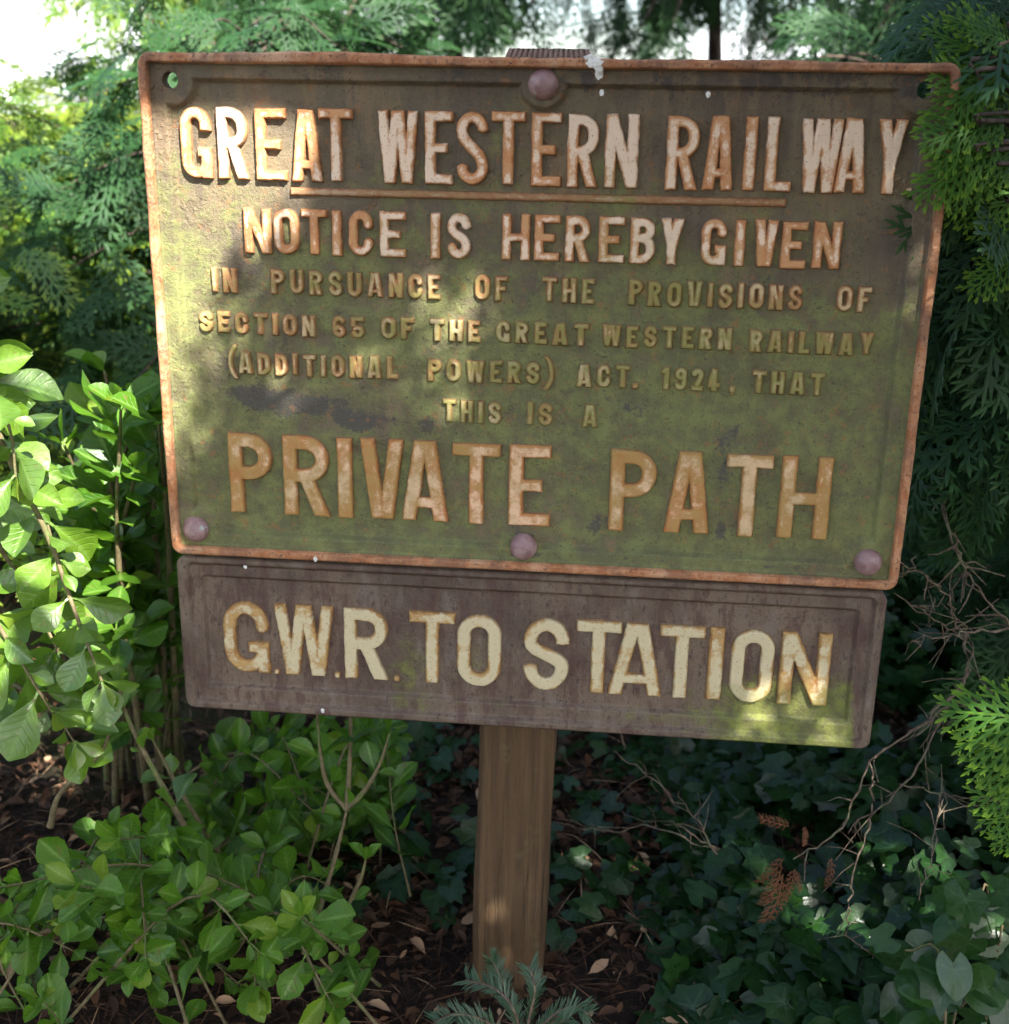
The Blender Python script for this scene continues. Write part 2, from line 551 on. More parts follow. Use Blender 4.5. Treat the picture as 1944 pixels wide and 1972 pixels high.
def cast_plate(name, x0, x1, z0, z1, r, height, attrs, holes, thick, mat, parent, extra_x=(), warp=None):
    """Height field over a rounded rectangle: front surface, walls and back, with real holes."""
    xs = lines_for(x0, x1, 0.0009, 0.0022, 0.042, extra_x)
    zs = lines_for(z0, z1, 0.0009, 0.0022, 0.042)
    X, Z = np.meshgrid(xs, zs)
    d = sd_rect(X, Z, x0, x1, z0, z1, r)
    # pull vertices outside the rounded corners onto the arc
    cxm, czm = np.clip(X, x0 + r, x1 - r), np.clip(Z, z0 + r, z1 - r)
    out = d > 0
    L = np.maximum(np.hypot(X - cxm, Z - czm), 1e-9)
    Xs = np.where(out, cxm + (X - cxm) / L * r, X)
    Zs = np.where(out, czm + (Z - czm) / L * r, Z)
    keep = ~((d > 0.0012))
    for hx, hz, hr in holes:
        q = np.hypot(Xs - hx, Zs - hz)
        snap = np.abs(q - hr) < 0.0007
        Xs = np.where(snap, hx + (Xs - hx) / np.maximum(q, 1e-9) * hr, Xs)
        Zs = np.where(snap, hz + (Zs - hz) / np.maximum(q, 1e-9) * hr, Zs)
        keep &= (q > hr - 0.0007) | snap
    n = height(Xs, Zs)
    A = {k: f(Xs, Zs).ravel() for k, f in attrs.items()}
    Xw, Zw = (Xs, Zs) if warp is None else warp(Xs, Zs)
    w = len(xs)
    ii = (np.arange(len(zs) - 1)[:, None] * w + np.arange(w - 1)[None]).ravel()
    F = rows(ii, ii + 1, ii + w + 1, ii + w)
    kf = keep.ravel()[F].all(1)
    F = F[kf]
    v = rows(Xw, -n, Zw + GROUND).reshape(-1, 3)
    N = len(v)
    back = v.copy()
    back[:, 1] = thick
    # boundary edges
    E = np.concatenate([F[:, [0, 1]], F[:, [1, 2]], F[:, [2, 3]], F[:, [3, 0]]])
    key = np.sort(E, 1)
    _, inv, cnt = np.unique(key[:, 0] * N + key[:, 1], return_inverse=True, return_counts=True)
    B = E[cnt[inv] == 1]
    walls = rows(B[:, 1], B[:, 0], B[:, 0] + N, B[:, 1] + N)
    bag = Bag()
    allF = np.concatenate([F, F[:, ::-1] + N, walls])
    used = np.unique(allF)
    remap = np.zeros(2 * N, int)
    remap[used] = np.arange(len(used))
    V = np.concatenate([v, back])[used]
    AA = {k: np.concatenate([a, a])[used] for k, a in A.items()}
    bag.add(V, remap[allF], **AA)
    return bag.build(name, mat, parent)


BOLTS = [(0.0073, 0.4849), (-0.3559, 0.0270), (-0.0016, 0.0250), (0.3534, 0.0270)]
HOLES = [(-0.3530, 0.4835, 0.0078), (0.3560, 0.4850, 0.0078)]
UX0, UX1, UZ0, UZ1 = -0.3815, 0.3840, 0.0, 0.508


def upper_panel(x, z):
    d = sd_rect(x, z, UX0 + 0.0245, UX1 - 0.0270, UZ0 + 0.0235, UZ1 - 0.0235, 0.006)
    for hx, hz, hr in HOLES:
        d = np.maximum(d, 0.0235 - np.hypot(x - hx, z - hz))
    d = np.maximum(d, 0.0215 - np.hypot(x - BOLTS[0][0], z - BOLTS[0][1]))
    for i in (1, 3):
        d = np.maximum(d, 0.0225 - np.hypot(x - BOLTS[i][0], z - BOLTS[i][1]))
    return d


def upper_height(x, z):
    d = sd_rect(x, z, UX0, UX1, UZ0, UZ1, 0.012)
    rim = smooth(-0.0104, -0.0074, d)
    rnd = smooth(-0.0022, 0.0, d)
    n = -0.0088 + 0.0088 * rim - 0.0018 * rnd
    n = n - 0.0068 * smooth(0.0022, -0.0036, upper_panel(x, z))
    n += 0.0007 * (fbm(x + 3, z + 3, 60, 3, 11) - 0.5) + 0.0016 * (fbm(x + 3, z + 3, 7, 2, 12) - 0.5)
    return n


def upper_rim(x, z):
    d = sd_rect(x, z, UX0, UX1, UZ0, UZ1, 0.012)
    return smooth(-0.0106, -0.0080, d)


def upper_moss(x, z):
    t = z / 0.508
    m = 0.90 - 0.92 * smooth(0.42, 1.0, t)
    m += 0.55 * smooth(0.035, 0.012, z) + 0.25 * smooth(0.0, 0.3, x) * smooth(0.75, 0.3, t)
    m -= 0.55 * smooth(0.22, 0.36, x) * smooth(0.45, 0.62, t)
    m += 0.18 * np.exp(-(((x + 0.02) / 0.16) ** 2 + ((z - 0.33) / 0.1) ** 2))
    m -= 0.25 * smooth(-0.2, -0.36, x) * smooth(0.5, 0.15, t) * 0.6
    return m + 1.1 * (fbm(x + 2, z + 2, 13, 4, 21) - 0.5)


def blob(x, z, bx, bz, rx, rz):
    return np.exp(-(((x - bx) / rx) ** 2 + ((z - bz) / rz) ** 2))


def upper_stain(x, z):
    s = 0.95 * blob(x, z, -0.235, 0.168, 0.060, 0.018) + 0.8 * blob(x, z, -0.165, 0.152, 0.040, 0.011) + 0.7 * blob(x, z, -0.29, 0.176, 0.03, 0.012)
    s += 0.75 * blob(x, z, -0.105, 0.152, 0.014, 0.010) + 0.7 * blob(x, z, 0.20, 0.152, 0.022, 0.011) + 0.55 * blob(x, z, 0.11, 0.182, 0.03, 0.012)
    s += 0.8 * blob(x, z, 0.20, 0.115, 0.011, 0.03) + 0.7 * blob(x, z, 0.202, 0.050, 0.009, 0.014) + 0.6 * blob(x, z, 0.075, 0.052, 0.022, 0.012)
    s += 0.5 * blob(x, z, 0.14, 0.046, 0.022, 0.013) + 0.65 * blob(x, z, 0.315, 0.096, 0.014, 0.005)
    s += 0.55 * blob(x, z, 0.13, 0.0175, 0.05, 0.004) + 0.6 * blob(x, z, 0.27, 0.016, 0.06, 0.004) + 0.5 * blob(x, z, 0.0, 0.017, 0.03, 0.005)
    s += 0.55 * smooth(0.465, 0.485, z) * (0.4 + 0.6 * smooth(-0.1, 0.25, x))
    s += 0.42 * blob(x, z, 0.335, 0.34, 0.045, 0.06) + 0.3 * blob(x, z, 0.25, 0.31, 0.08, 0.02)
    return s + 0.55 * (fbm(x + 7, z + 7, 22, 4, 31) - 0.5)


def upper_warp(x, z):
    top = smooth(UZ1 - 0.012, UZ1, z)
    up = 0.0032 * np.exp(-(((x + 0.20) / 0.09) ** 2)) + 0.0026 * (fbm(x + 4, x * 0 + 2, 38, 3, 41) - 0.5)
    lef = smooth(UX0 + 0.012, UX0, x) - smooth(UX1 - 0.012, UX1, x)
    return x - 0.0016 * lef * (fbm(z + 4, z * 0 + 9, 34, 3, 42) - 0.35), z + top * up


notice = cast_plate('notice_plate', UX0, UX1, UZ0, UZ1, 0.012, upper_height,
                    dict(rim=upper_rim, moss=upper_moss, stain=upper_stain), HOLES, 0.0235, M_PLATE, sign,
                    extra_x=((BOLTS[0][0], 0.026),), warp=upper_warp)

LX0, LX1, LZ0, LZ1 = -0.3800, 0.3768, -0.1865, -0.0048


def lower_height(x, z):
    d = sd_rect(x, z, LX0, LX1, LZ0, LZ1, 0.011)
    n = -0.0055 - 0.0022 * smooth(-0.0022, 0, d)
    d1 = sd_rect(x, z, LX0 + 0.0125, LX1 - 0.0115, LZ0 + 0.0095, LZ1 - 0.0075, 0.006)
    d2 = sd_rect(x, z, LX0 + 0.0270, LX1 - 0.0270, LZ0 + 0.0270, LZ1 - 0.0235, 0.004)
    n = n - 0.0056 * smooth(0.0024, -0.0026, d1) - 0.0056 * smooth(0.0024, -0.0026, d2)
    return n + 0.0006 * (fbm(x + 3, z + 3, 60, 3, 14) - 0.5) + 0.0012 * (fbm(x + 3, z + 3, 8, 2, 15) - 0.5)


def lower_moss(x, z):
    m = 0.95 * smooth(0.12, 0.30, x) * smooth(-0.09, -0.145, z) * smooth(0.368, 0.345, x) + 0.5 * blob(x, z, -0.13, -0.135, 0.035, 0.05)
    m += 0.35 * smooth(0.2, 0.36, x) * smooth(-0.03, -0.08, z) * smooth(0.365, 0.34, x) + 0.3 * blob(x, z, -0.30, -0.10, 0.02, 0.03) + 0.35 * blob(x, z, -0.05, -0.11, 0.02, 0.04)
    m += 0.4 * blob(x, z, 0.14, -0.165, 0.2, 0.012)
    return m + 0.75 * (fbm(x + 2, z + 2, 16, 4, 22) - 0.5) - 0.05


direction = cast_plate('direction_plate', LX0, LX1, LZ0, LZ1, 0.011, lower_height, dict(moss=lower_moss), [], 0.0233, M_LOWER, sign)

# ---- letters: strokes -> distance field -> raised casting
def stroke_sd(X, Y, pts, s, closed=False):
    pts = np.asarray(pts, float)
    if closed:
        pts = np.vstack([pts, pts[:1]])
    d = np.full(X.shape, 1e3)
    for a, b in zip(pts[:-1], pts[1:]):
        L = np.linalg.norm(b - a)
        t = (b - a) / L
        u = (X - a[0]) * t[0] + (Y - a[1]) * t[1]
        w = (X - a[0]) * -t[1] + (Y - a[1]) * t[0]
        qx, qy = np.abs(u - L / 2) - L / 2, np.abs(w) - s / 2
        d = np.minimum(d, np.hypot(np.maximum(qx, 0), np.maximum(qy, 0)) + np.minimum(np.maximum(qx, qy), 0))
    joints = pts[1:-1] if not closed else pts[:-1]
    for p in joints:
        d = np.minimum(d, np.hypot(X - p[0], Y - p[1]) - s / 2)
    return d


def arc(cx, cy, rx, ry, a0, a1, n=9):
    a = np.radians(np.linspace(a0, a1, n))
    return np.stack([cx + rx * np.cos(a), cy + ry * np.sin(a)], 1)


def glyph(c, X, Y, w, h, s):
    """Signed distance to capital c drawn in a w x h box with stroke s."""
    e = s / 2
    sb = s * 0.88                         # horizontal strokes are a little thinner
    rx = max((w - s) / 2, 1e-4)
    ry = min(rx * 1.15, h * 0.27)
    S = lambda pts, ss=s, cl=False: stroke_sd(X, Y, pts, ss, cl)
    U = lambda *a: np.minimum.reduce(a)
    box = np.maximum(np.maximum(-Y, Y - h), np.maximum(-X, X - w))
    clip = lambda d: np.maximum(d, box)
    ring = lambda x0, x1, y0, y1: np.abs(sd_rect(X, Y, x0 + e, x1 - e, y0 + e, y1 - e, min((x1 - x0) / 2 - e, ry))) - e
    if c == 'I':
        return S([(w / 2, 0), (w / 2, h)], w)
    if c == '1':
        return clip(U(S([(w / 2 + e * 0.4, 0), (w / 2 + e * 0.4, h)]), S([(w / 2, h - e * 0.8), (w * 0.08, h * 0.74)], s * 0.85)))
    if c in 'EFLTH':
        if c == 'T':
            return U(S([(w / 2, 0), (w / 2, h)]), S([(0, h - sb / 2), (w, h - sb / 2)], sb))
        d = S([(e, 0), (e, h)])
        if c == 'H':
            return U(d, S([(w - e, 0), (w - e, h)]), S([(0, h * 0.49), (w, h * 0.49)], sb))
        if c in 'EL':
            d = U(d, S([(0, sb / 2), (w, sb / 2)], sb))
        if c in 'EF':
            d = U(d, S([(0, h - sb / 2), (w, h - sb / 2)], sb), S([(0, h * 0.5), (w * 0.80, h * 0.5)], sb * 0.95))
        return d
    if c == 'N':
        return clip(U(S([(e, 0), (e, h)]), S([(w - e, 0), (w - e, h)]), S([(e * 0.9, h + e * 0.2), (w - e * 0.9, -e * 0.2)], s * 1.0)))
    k = s * 1.02
    if c == 'A':
        t = w / 2 - e * 0.35
        return clip(U(S([(e * 0.98, -e), (t, h + e)], k), S([(w - e * 0.98, -e), (w - t, h + e)], k), S([(w * 0.22, h * 0.235), (w * 0.78, h * 0.235)], sb * 0.9)))
    if c == 'V':
        t = w / 2 - e * 0.4
        return clip(U(S([(e * 0.98, h + e), (t, -e)], k), S([(w - e * 0.98, h + e), (w - t, -e)], k)))
    if c == 'W':
        k = s * 0.92
        q = w * 0.285
        return clip(U(S([(e * 0.9, h + e), (q, -e)], k), S([(w / 2 - e * 0.15, h + e), (q, -e)], k),
                      S([(w / 2 + e * 0.15, h + e), (w - q, -e)], k), S([(w - e * 0.9, h + e), (w - q, -e)], k)))
    if c == 'Y':
        m = h * 0.42
        return clip(U(S([(w / 2, 0), (w / 2, m + e * 0.6)]), S([(e * 0.95, h + e), (w / 2, m - e * 0.2)], k), S([(w - e * 0.95, h + e), (w / 2, m - e * 0.2)], k)))
    if c == 'O':
        return ring(0, w, 0, h)
    if c == 'U':
        return S(np.vstack([[(e, h)], arc(w / 2, e + ry, rx, ry, 180, 360, 11), [(w - e, h)]]))
    if c == 'D':
        d = np.abs(sd_rect(X, Y, -w, w - e, e, h - e, min(rx * 1.3, h * 0.34))) - e
        return U(np.maximum(d, -X), S([(e, 0), (e, h)]))
    if c in 'PRB':
        y0 = h * (0.42 if c != 'B' else 0.47)
        dd = lambda a, b, ww: np.maximum(np.abs(sd_rect(X, Y, -w, ww - e, a + e, b - e, min((b - a) / 2 - e, rx * 1.25))) - e * 0.97, -X)
        d = U(S([(e, 0), (e, h)]), dd(y0, h, w * (0.97 if c != 'P' else 1.0)))
        if c == 'R':
            d = U(d, clip(S([(w * 0.44, y0 + s * 0.7), (w - e * 0.95, -e)], k)))
        if c == 'B':
            d = U(d, dd(0, y0 + s * 0.92, w))
        return d
    if c in 'CG':
        yt, yb = h * 0.665, h * 0.335
        top = arc(w / 2, h - e - ry, rx, ry, 0, 180, 12)
        bot = arc(w / 2, e + ry, rx, ry, 180, 360, 12)
        if c == 'C':
            return S(np.vstack([[(w - e, yt)], top, bot, [(w - e, yb)]]))
        return U(S(np.vstack([[(w - e, yt)], top, bot])), S([(w - e, 0), (w - e, h * 0.44)]), S([(w * 0.54, h * 0.44 - sb / 2), (w, h * 0.44 - sb / 2)], sb))
    if c in 'S':
        a = arc(w / 2, h - e - ry, rx, ry, -4, 180, 12)
        b = arc(w / 2, e + ry, rx, ry, 0, -184, 12)
        p0, p3 = a[-1], b[0]
        t = np.linspace(0, 1, 9)[1:-1, None]
        p1, p2 = np.array([p0[0], h * 0.50]), np.array([p3[0], h * 0.50])
        mid = (1 - t) ** 3 * p0 + 3 * (1 - t) ** 2 * t * p1 + 3 * (1 - t) * t * t * p2 + t ** 3 * p3
        return S(np.vstack([a, mid, b]))
    if c == '2':
        a = arc(w / 2, h - e - ry, rx, ry, 185, 0, 12)
        return U(S(np.vstack([a, [(w - e, h * 0.62), (w * 0.5, h * 0.30), (e * 1.2, sb)]])), S([(0, sb / 2), (w, sb / 2)], sb))
    if c == '4':
        return clip(U(S([(w - s * 1.1, 0), (w - s * 1.1, h)]), S([(0, h * 0.27), (w, h * 0.27)], sb), S([(e * 0.6, h * 0.25), (w - s * 1.1, h)], s * 0.9)))
    if c == '5':
        return U(S([(e, h * 0.5), (e, h)]), S([(0, h - sb / 2), (w * 0.95, h - sb / 2)], sb),
                 S(np.vstack([[(e * 0.9, h * 0.52)], arc(w / 2, h * 0.31, rx, h * 0.31 - e, 120, -175, 16)])))
    if c in '69':
        Y2 = Y if c == '6' else h - Y
        X2 = X if c == '6' else w - X
        d = np.abs(sd_rect(X2, Y2, e, w - e, e, h * 0.58 - e, rx)) - e
        return U(d, stroke_sd(X2, Y2, np.vstack([[(e, h * 0.3), (e, h * 0.62)], arc(w / 2, h - e - ry, rx, ry, 180, 10, 10)]), s))
    if c == '(':
        return np.maximum(S(arc(w * 2.05, h / 2, w * 1.6, h * 0.62, 180 - 56, 180 + 56, 12), s), np.maximum(-Y, Y - h))
    if c == ')':
        return np.maximum(S(arc(-w * 1.05, h / 2, w * 1.6, h * 0.62, 56, -56, 12), s), np.maximum(-Y, Y - h))
    if c == '.':
        return sd_rect(X, Y, 0, w, 0, w, w * 0.3)
    if c == ',':
        return U(sd_rect(X, Y, 0, w, h - w, h, w * 0.25), clip(S([(w * 0.6, h - w), (w * 0.3, 0)], w * 0.5)))
    raise ValueError(c)


def raise_letter(bag, c, x0, x1, z0, h, s, base, up, cell, moss_fn, draft):
    face = 0.003 if base > -0.0165 else 0.008         # letter sites were measured on this plane in front of the panel
    kf = (1.1992 - base - up) / (1.1992 + face)
    x0, x1, z0, h = 0.0916 + (x0 - 0.0916) * kf, 0.0916 + (x1 - 0.0916) * kf, 0.4558 + (z0 - 0.4558) * kf, h * kf
    w = x1 - x0
    m = 0.0016
    xs = np.arange(-m, w + m + cell, cell)
    ys = np.arange(-m, h + m + cell, cell)
    X, Y = np.meshgrid(xs, ys)
    jit = 0.0011 * (fbm(X + x0 + 5, Y + z0 + 5, 120, 2, 51) - 0.5)       # rough cast outline
    d = glyph(c, X, Y, w, h, s) + jit
    soft = 0.0004
    n = smooth(draft, -draft, d) * up
    dome = smooth(0, -min(0.0025, s * 0.4), d)
    n = n * (0.93 + 0.07 * dome) + 0.0005 * (fbm(X + x0 + 9, Y + z0 + 9, 150, 3, 52) - 0.5)
    keep = d < draft + 0.0003
    k = len(xs)
    ii = (np.arange(len(ys) - 1)[:, None] * k + np.arange(k - 1)[None]).ravel()
    F = rows(ii, ii + 1, ii + k + 1, ii + k)
    F = F[keep.ravel()[F].any(1)]
    used = np.unique(F)
    mp = np.zeros(k * len(ys), int)
    mp[used] = np.arange(len(used))
    XX, YY, nn, dd = (q.ravel()[used] for q in (X + x0, Y + z0, n, d))
    nn = np.where(dd > draft, -0.0012, nn)
    edge = smooth(-min(0.0038, s * 0.42), -0.0004, dd)
    wall = smooth(0.72, 0.25, nn / up)
    bag.add(rows(XX, -(base + nn), YY + GROUND), mp[F], edge=edge, wall=wall, tone=np.full(len(used), rng.random()), moss=moss_fn(XX, YY))


HEADING = [('G', -.3451, -.3149), ('R', -.3086, -.2775), ('E', -.2708, -.2405), ('A', -.2360, -.2050), ('T', -.2078, -.1750), ('W', -.1505, -.1110),
           ('E', -.1048, -.0778), ('S', -.0740, -.0440), ('T', -.0406, -.0086), ('E', -.0023, .0258), ('R', .0319, .0620), ('N', .0675, .0985),
           ('R', .1255, .1560), ('A', .1596, .1884), ('I', .1975, .2082), ('L', .2173, .2420), ('W', .2485, .2865), ('A', .2812, .3104), ('Y', .3175, .3447), ('.', .3470, .3535)]
NOTICE = [('N', -.2862, -.2590), ('O', -.2559, -.2307), ('T', -.2282, -.2024), ('I', -.1975, -.1879), ('C', -.1808, -.1569), ('E', -.1498, -.1241),
          ('I', -.0992, -.0900), ('S', -.0828, -.0599), ('H', -.0291, -.0020), ('E', .0024, .0270), ('R', .0326, .0572), ('E', .0648, .0894), ('B', .0952, .1188),
          ('Y', .1232, .1464), ('G', .1630, .1865), ('I', .1947, .2039), ('V', .2126, .2344), ('E', .2384, .2620), ('N', .2683, .2939)]
PRIVATE = [('P', -.3146, -.2682), ('R', -.2564, -.2059), ('I', -.1985, -.1827), ('V', -.1745, -.1277), ('A', -.1312, -.0807), ('T', -.0770, -.0272), ('E', -.0179, .0249),
           ('P', .0862, .1330), ('A', .1427, .1898), ('T', .2031, .2493), ('H', .2582, .3084)]
STATION = [('G', -.3327, -.2816), ('.', -.2768, -.2708), ('W', -.2755, -.2076), ('.', -.2085, -.2025), ('R', -.1969, -.1470), ('.', -.1417, -.1357), ('T', -.1244, -.0742), ('O', -.0716, -.0238),
           ('S', .0011, .0501), ('T', .0578, .1056), ('A', .0924, .1525), ('T', .1470, .1945), ('I', .1994, .2148), ('O', .2232, .2680), ('N', .2750, .3271)]
WORDS = [('pursuance of the provisions', 0.2822, 0.0242, 0.0056, [('IN', -.3217, -.2958), ('PURSUANCE', -.2611, -.0896), ('OF', -.0557, -.0226), ('THE', .0112, .0627), ('PROVISIONS', .0962, .2626), ('OF', .2952, .3270)]),
         ('section', 0.2406, 0.0216, 0.0056, [('SECTION', -.3371, -.2168), ('65', -.1996, -.1667), ('OF', -.1498, -.1168), ('THE', -.1002, -.0496), ('GREAT', -.0334, .0580), ('WESTERN', .0717, .1983), ('RAILWAY', .2159, .3347)]),
         ('powers', 0.1995, 0.0226, 0.0056, [('(', -.3118, -.3012), ('ADDITIONAL', -.2989, -.1332), ('POWERS', -.1026, .0112), (')', .0172, .0276), ('ACT.', .0477, .1103), ('1924', .1318, .1903), (',', .1995, .2052), ('THAT', .2212, .2915)]),
         ('this is a', 0.1578, 0.0232, 0.0056, [('THIS', -.0873, -.0273), ('IS', -.0003, .0250), ('A', .0551, .0705)])]
PANEL_N = -0.0156
REL = {'I': 0, 'W': 1.35, 'A': 1.1, 'O': 1.0, 'E': 0.86, 'F': 0.84, 'L': 0.82, 'S': 0.95, 'T': 1.0, '.': 0.3, '1': 0.7, 'Y': 1.08, 'V': 1.05}


def letter_row(parent, mat, label, items, z0, h, s, base, up, cell, moss, bar=None, draft=0.0010):
    bag = Bag()
    for c, a, b in items:
        if c == '.':
            raise_letter(bag, c, a, b, z0, b - a, s, base, up * 0.6, cell * 0.8, moss, draft)
        else:
            raise_letter(bag, c, a, b, z0 + rng.uniform(-.0006, .0006), h, s if c != 'I' else b - a, base, up, cell, moss, draft)
    if bar:
        x0, x1, b0, b1 = bar
        bbar = Bag()
        raise_letter(bbar, 'I', x0, x1, b0, b1 - b0, x1 - x0, base, up * 0.6, 0.0011, moss, draft)
        bbar.build('underline', M_BAR, parent)
    o = bag.build('lettering', mat, parent)
    o['label'] = label
    return o


let_moss = lambda x, z: upper_moss(x, z) * 0.75
letter_row(notice, M_LETH, 'tall raised cream heading reading GREAT WESTERN RAILWAY', HEADING, 0.3925, 0.0668, 0.0103, PANEL_N, 0.0066, 0.0008, let_moss, bar=(-0.2373, 0.2388, 0.3790, 0.3858))
letter_row(notice, M_LETH, 'raised cream lettering reading NOTICE IS HEREBY GIVEN', NOTICE, 0.3220, 0.0436, 0.0088, PANEL_N, 0.0060, 0.0008, let_moss)
for nm, z0, h, s, ws in WORDS:
    items = []
    for wd, a, b in ws:
        if len(wd) == 1:
            items.append((wd, a, b))
            continue
        rel = [REL.get(c, 0.95) for c in wd]
        nI = sum(1 for c in wd if c == 'I')
        gap = 0.36
        kk = (b - a - nI * s) / (sum(rel) + gap * (len(wd) - 1))
        x = a
        for c, q in zip(wd, rel):
            ww = s if c == 'I' else q * kk
            if c == '.':
                x -= gap * kk * 0.4
                ww = s
            items.append((c, x, x + ww))
            x += ww + gap * kk
    bag = Bag()
    for c, a, b in items:
        if c == '.':
            raise_letter(bag, c, a, b, z0, b - a, s, PANEL_N, 0.003, 0.0007, let_moss, 0.0010)
        elif c == ',':
            raise_letter(bag, c, a, b, z0 - 0.003, 0.0085, s, PANEL_N, 0.003, 0.0007, let_moss, 0.0010)
        elif c in '()':
            raise_letter(bag, c, a, b, z0 - 0.0055, 0.0350, 0.0045, PANEL_N, 0.0045, 0.0007, let_moss, 0.0010)
        else:
            raise_letter(bag, c, a, b, z0 + rng.uniform(-.0007, .0007), h, s, PANEL_N, 0.0045, 0.0007, let_moss, 0.0011)
    o = bag.build('lettering', M_LETS, notice)
    o['label'] = {'p': 'small raised rusty lettering reading IN PURSUANCE OF THE PROVISIONS OF', 's': 'small raised rusty lettering reading SECTION 65 OF THE GREAT WESTERN RAILWAY'}.get(nm[0], '') or ''
    if nm == 'powers':
        o['label'] = 'small raised rusty lettering reading (ADDITIONAL POWERS) ACT. 1924, THAT'
    if nm == 'this is a':
        o['label'] = 'small raised rusty lettering reading THIS IS A'
letter_row(notice, M_LET, 'large raised rusty lettering reading PRIVATE PATH', PRIVATE, 0.0494, 0.0864, 0.0148, PANEL_N, 0.0062, 0.0010, let_moss)
letter_row(direction, M_LETL, 'large pale yellow lettering with rusty edges reading G.W.R. TO STATION', STATION, -0.1402, 0.0838, 0.0142, -0.0168, 0.0056, 0.0010, lambda x, z: lower_moss(x, z) * 0.8)

# bolts with domed heads
for bx, bz in BOLTS:
    bag = Bag()
    prof = [(0.0, 0.0115), (0.004, 0.0112), (0.0080, 0.0098), (0.0112, 0.0072), (0.0134, 0.0040), (0.0143, 0.0012), (0.0143, -0.004)]
    seg = 28
    ang = np.linspace(0, 2 * math.pi, seg, endpoint=False)
    v = np.array([[bx + r * math.cos(a), -(-0.0087 + n), bz + GROUND + r * math.sin(a)] for r, n in prof[1:] for a in ang])
    f = [[i * seg + j, (i + 1) * seg + j, (i + 1) * seg + (j + 1) % seg, i * seg + (j + 1) % seg] for i in range(len(prof) - 2) for j in range(seg)]
    bag.add(v, f)
    bag.add(np.vstack([v[:seg], [[bx, 0.0087 - 0.0115, bz + GROUND]]]), [[j, (j + 1) % seg, seg] for j in range(seg)])
    bag.build('bolt', M_BOLT, notice)

# the post behind the plates: grooved top, plain sawn timber below
def post_mesh():
    bag = Bag()
    pz = np.concatenate([np.linspace(-0.35, GROUND + 0.497, 60), GROUND + 0.497 + np.array([0.008, 0.014, 0.018, 0.0205])])
    hw = 0.0425
    xs = np.linspace(-1, 1, 61)
    prof = []
    for i, q in enumerate(xs):
        g = abs(math.sin(q * math.pi * 7.5)) ** 0.35
        prof.append((q * (hw - 0.0035), 0.0240 + 0.0035 * (abs(q) ** 24), g))
    front = [(p[0], p[1], p[2]) for p in prof]
    side = [(hw, 0.0275, 1), (hw, 0.097, 1), (hw - 0.003, 0.100, 1), (-hw + 0.003, 0.100, 1), (-hw, 0.097, 1), (-hw, 0.0275, 1)]
    ring = front + side
    k = len(ring)
    V = []
    for z in pz:
        cx = -0.0110 + 0.0198 * (z - GROUND + 0.49) / 1.0      # it leans a little against the plates
        gr = float(smooth(GROUND + 0.3, GROUND + 0.35, z))
        tp = max(0.0, z - (GROUND + 0.497)) / 0.0205
        for x, y, g in ring:
            yy = y + (1 - g) * 0.0042 * gr
            V.append((cx + x * (1 - 0.10 * tp * tp) + 0.0009 * math.sin(z * 23 + y * 60), yy + (0.010 * tp * tp if y < 0.05 else -0.01 * tp * tp), z))
    F = [[i * k + j, i * k + (j + 1) % k, (i + 1) * k + (j + 1) % k, (i + 1) * k + j] for i in range(len(pz) - 1) for j in range(k)]
    V = np.array(V)
    bag.add(V, F, worn=smooth(GROUND + 0.40, GROUND + 0.49, V[:, 2]))
    top = V[-k:]
    bag.add(np.vstack([top, top.mean(0)]), [[j, (j + 1) % k, k] for j in range(k)], worn=1.0)
    return bag


post = post_mesh().build('post', M_POST, sign)

# bird dropping on the top rim and a few specks of grit
n = Nodes('bird_lime')
M_LIME = n.surface(n.mix(n.ramp(n.noise(300, 3), 0.4, 0.7), (0.78, 0.77, 0.73), (0.45, 0.43, 0.38)), 0.7)


def splat(bag, x, z, y, rx, rz, seed):
    r = np.random.default_rng(seed)
    a = np.linspace(0, 2 * math.pi, 20, endpoint=False)
    rad = 0.75 + 0.35 * r.random(20)
    rim = rows(x + rx * rad * np.cos(a), np.full(20, y), z + rz * rad * np.sin(a))
    mid = rows(x + 0.6 * rx * rad * np.cos(a), np.full(20, y - 0.0005), z + 0.6 * rz * rad * np.sin(a))
    j = np.arange(20)
    bag.add(np.vstack([rim, mid]), rows(j, (j + 1) % 20, 20 + (j + 1) % 20, 20 + j))
    bag.add(np.vstack([mid, [[x, y - 0.0007, z]]]), rows(j, (j + 1) % 20, np.full(20, 20)))


bag = Bag()
splat(bag, 0.0545, GROUND + 0.5040, -0.0012, 0.0085, 0.0052, 1)
splat(bag, 0.0500, GROUND + 0.5085, -0.0005, 0.0060, 0.0030, 2)
splat(bag, 0.0590, GROUND + 0.4955, 0.0046, 0.0045, 0.0060, 3)
splat(bag, 0.0585, GROUND + 0.4990, -0.0002, 0.0040, 0.0035, 4)
for q, (x, z, y) in enumerate([(-0.2230, 0.0030, -0.0014), (-0.3030, -0.0128, 0.0072), (-0.222, -0.1795, 0.0048), (0.16, 0.478, 0.0042), (0.062, 0.478, 0.0042)]):
    splat(bag, x, GROUND + z, y, 0.0022, 0.0032, 10 + q)
bag.build('bird_dropping', M_LIME, notice)

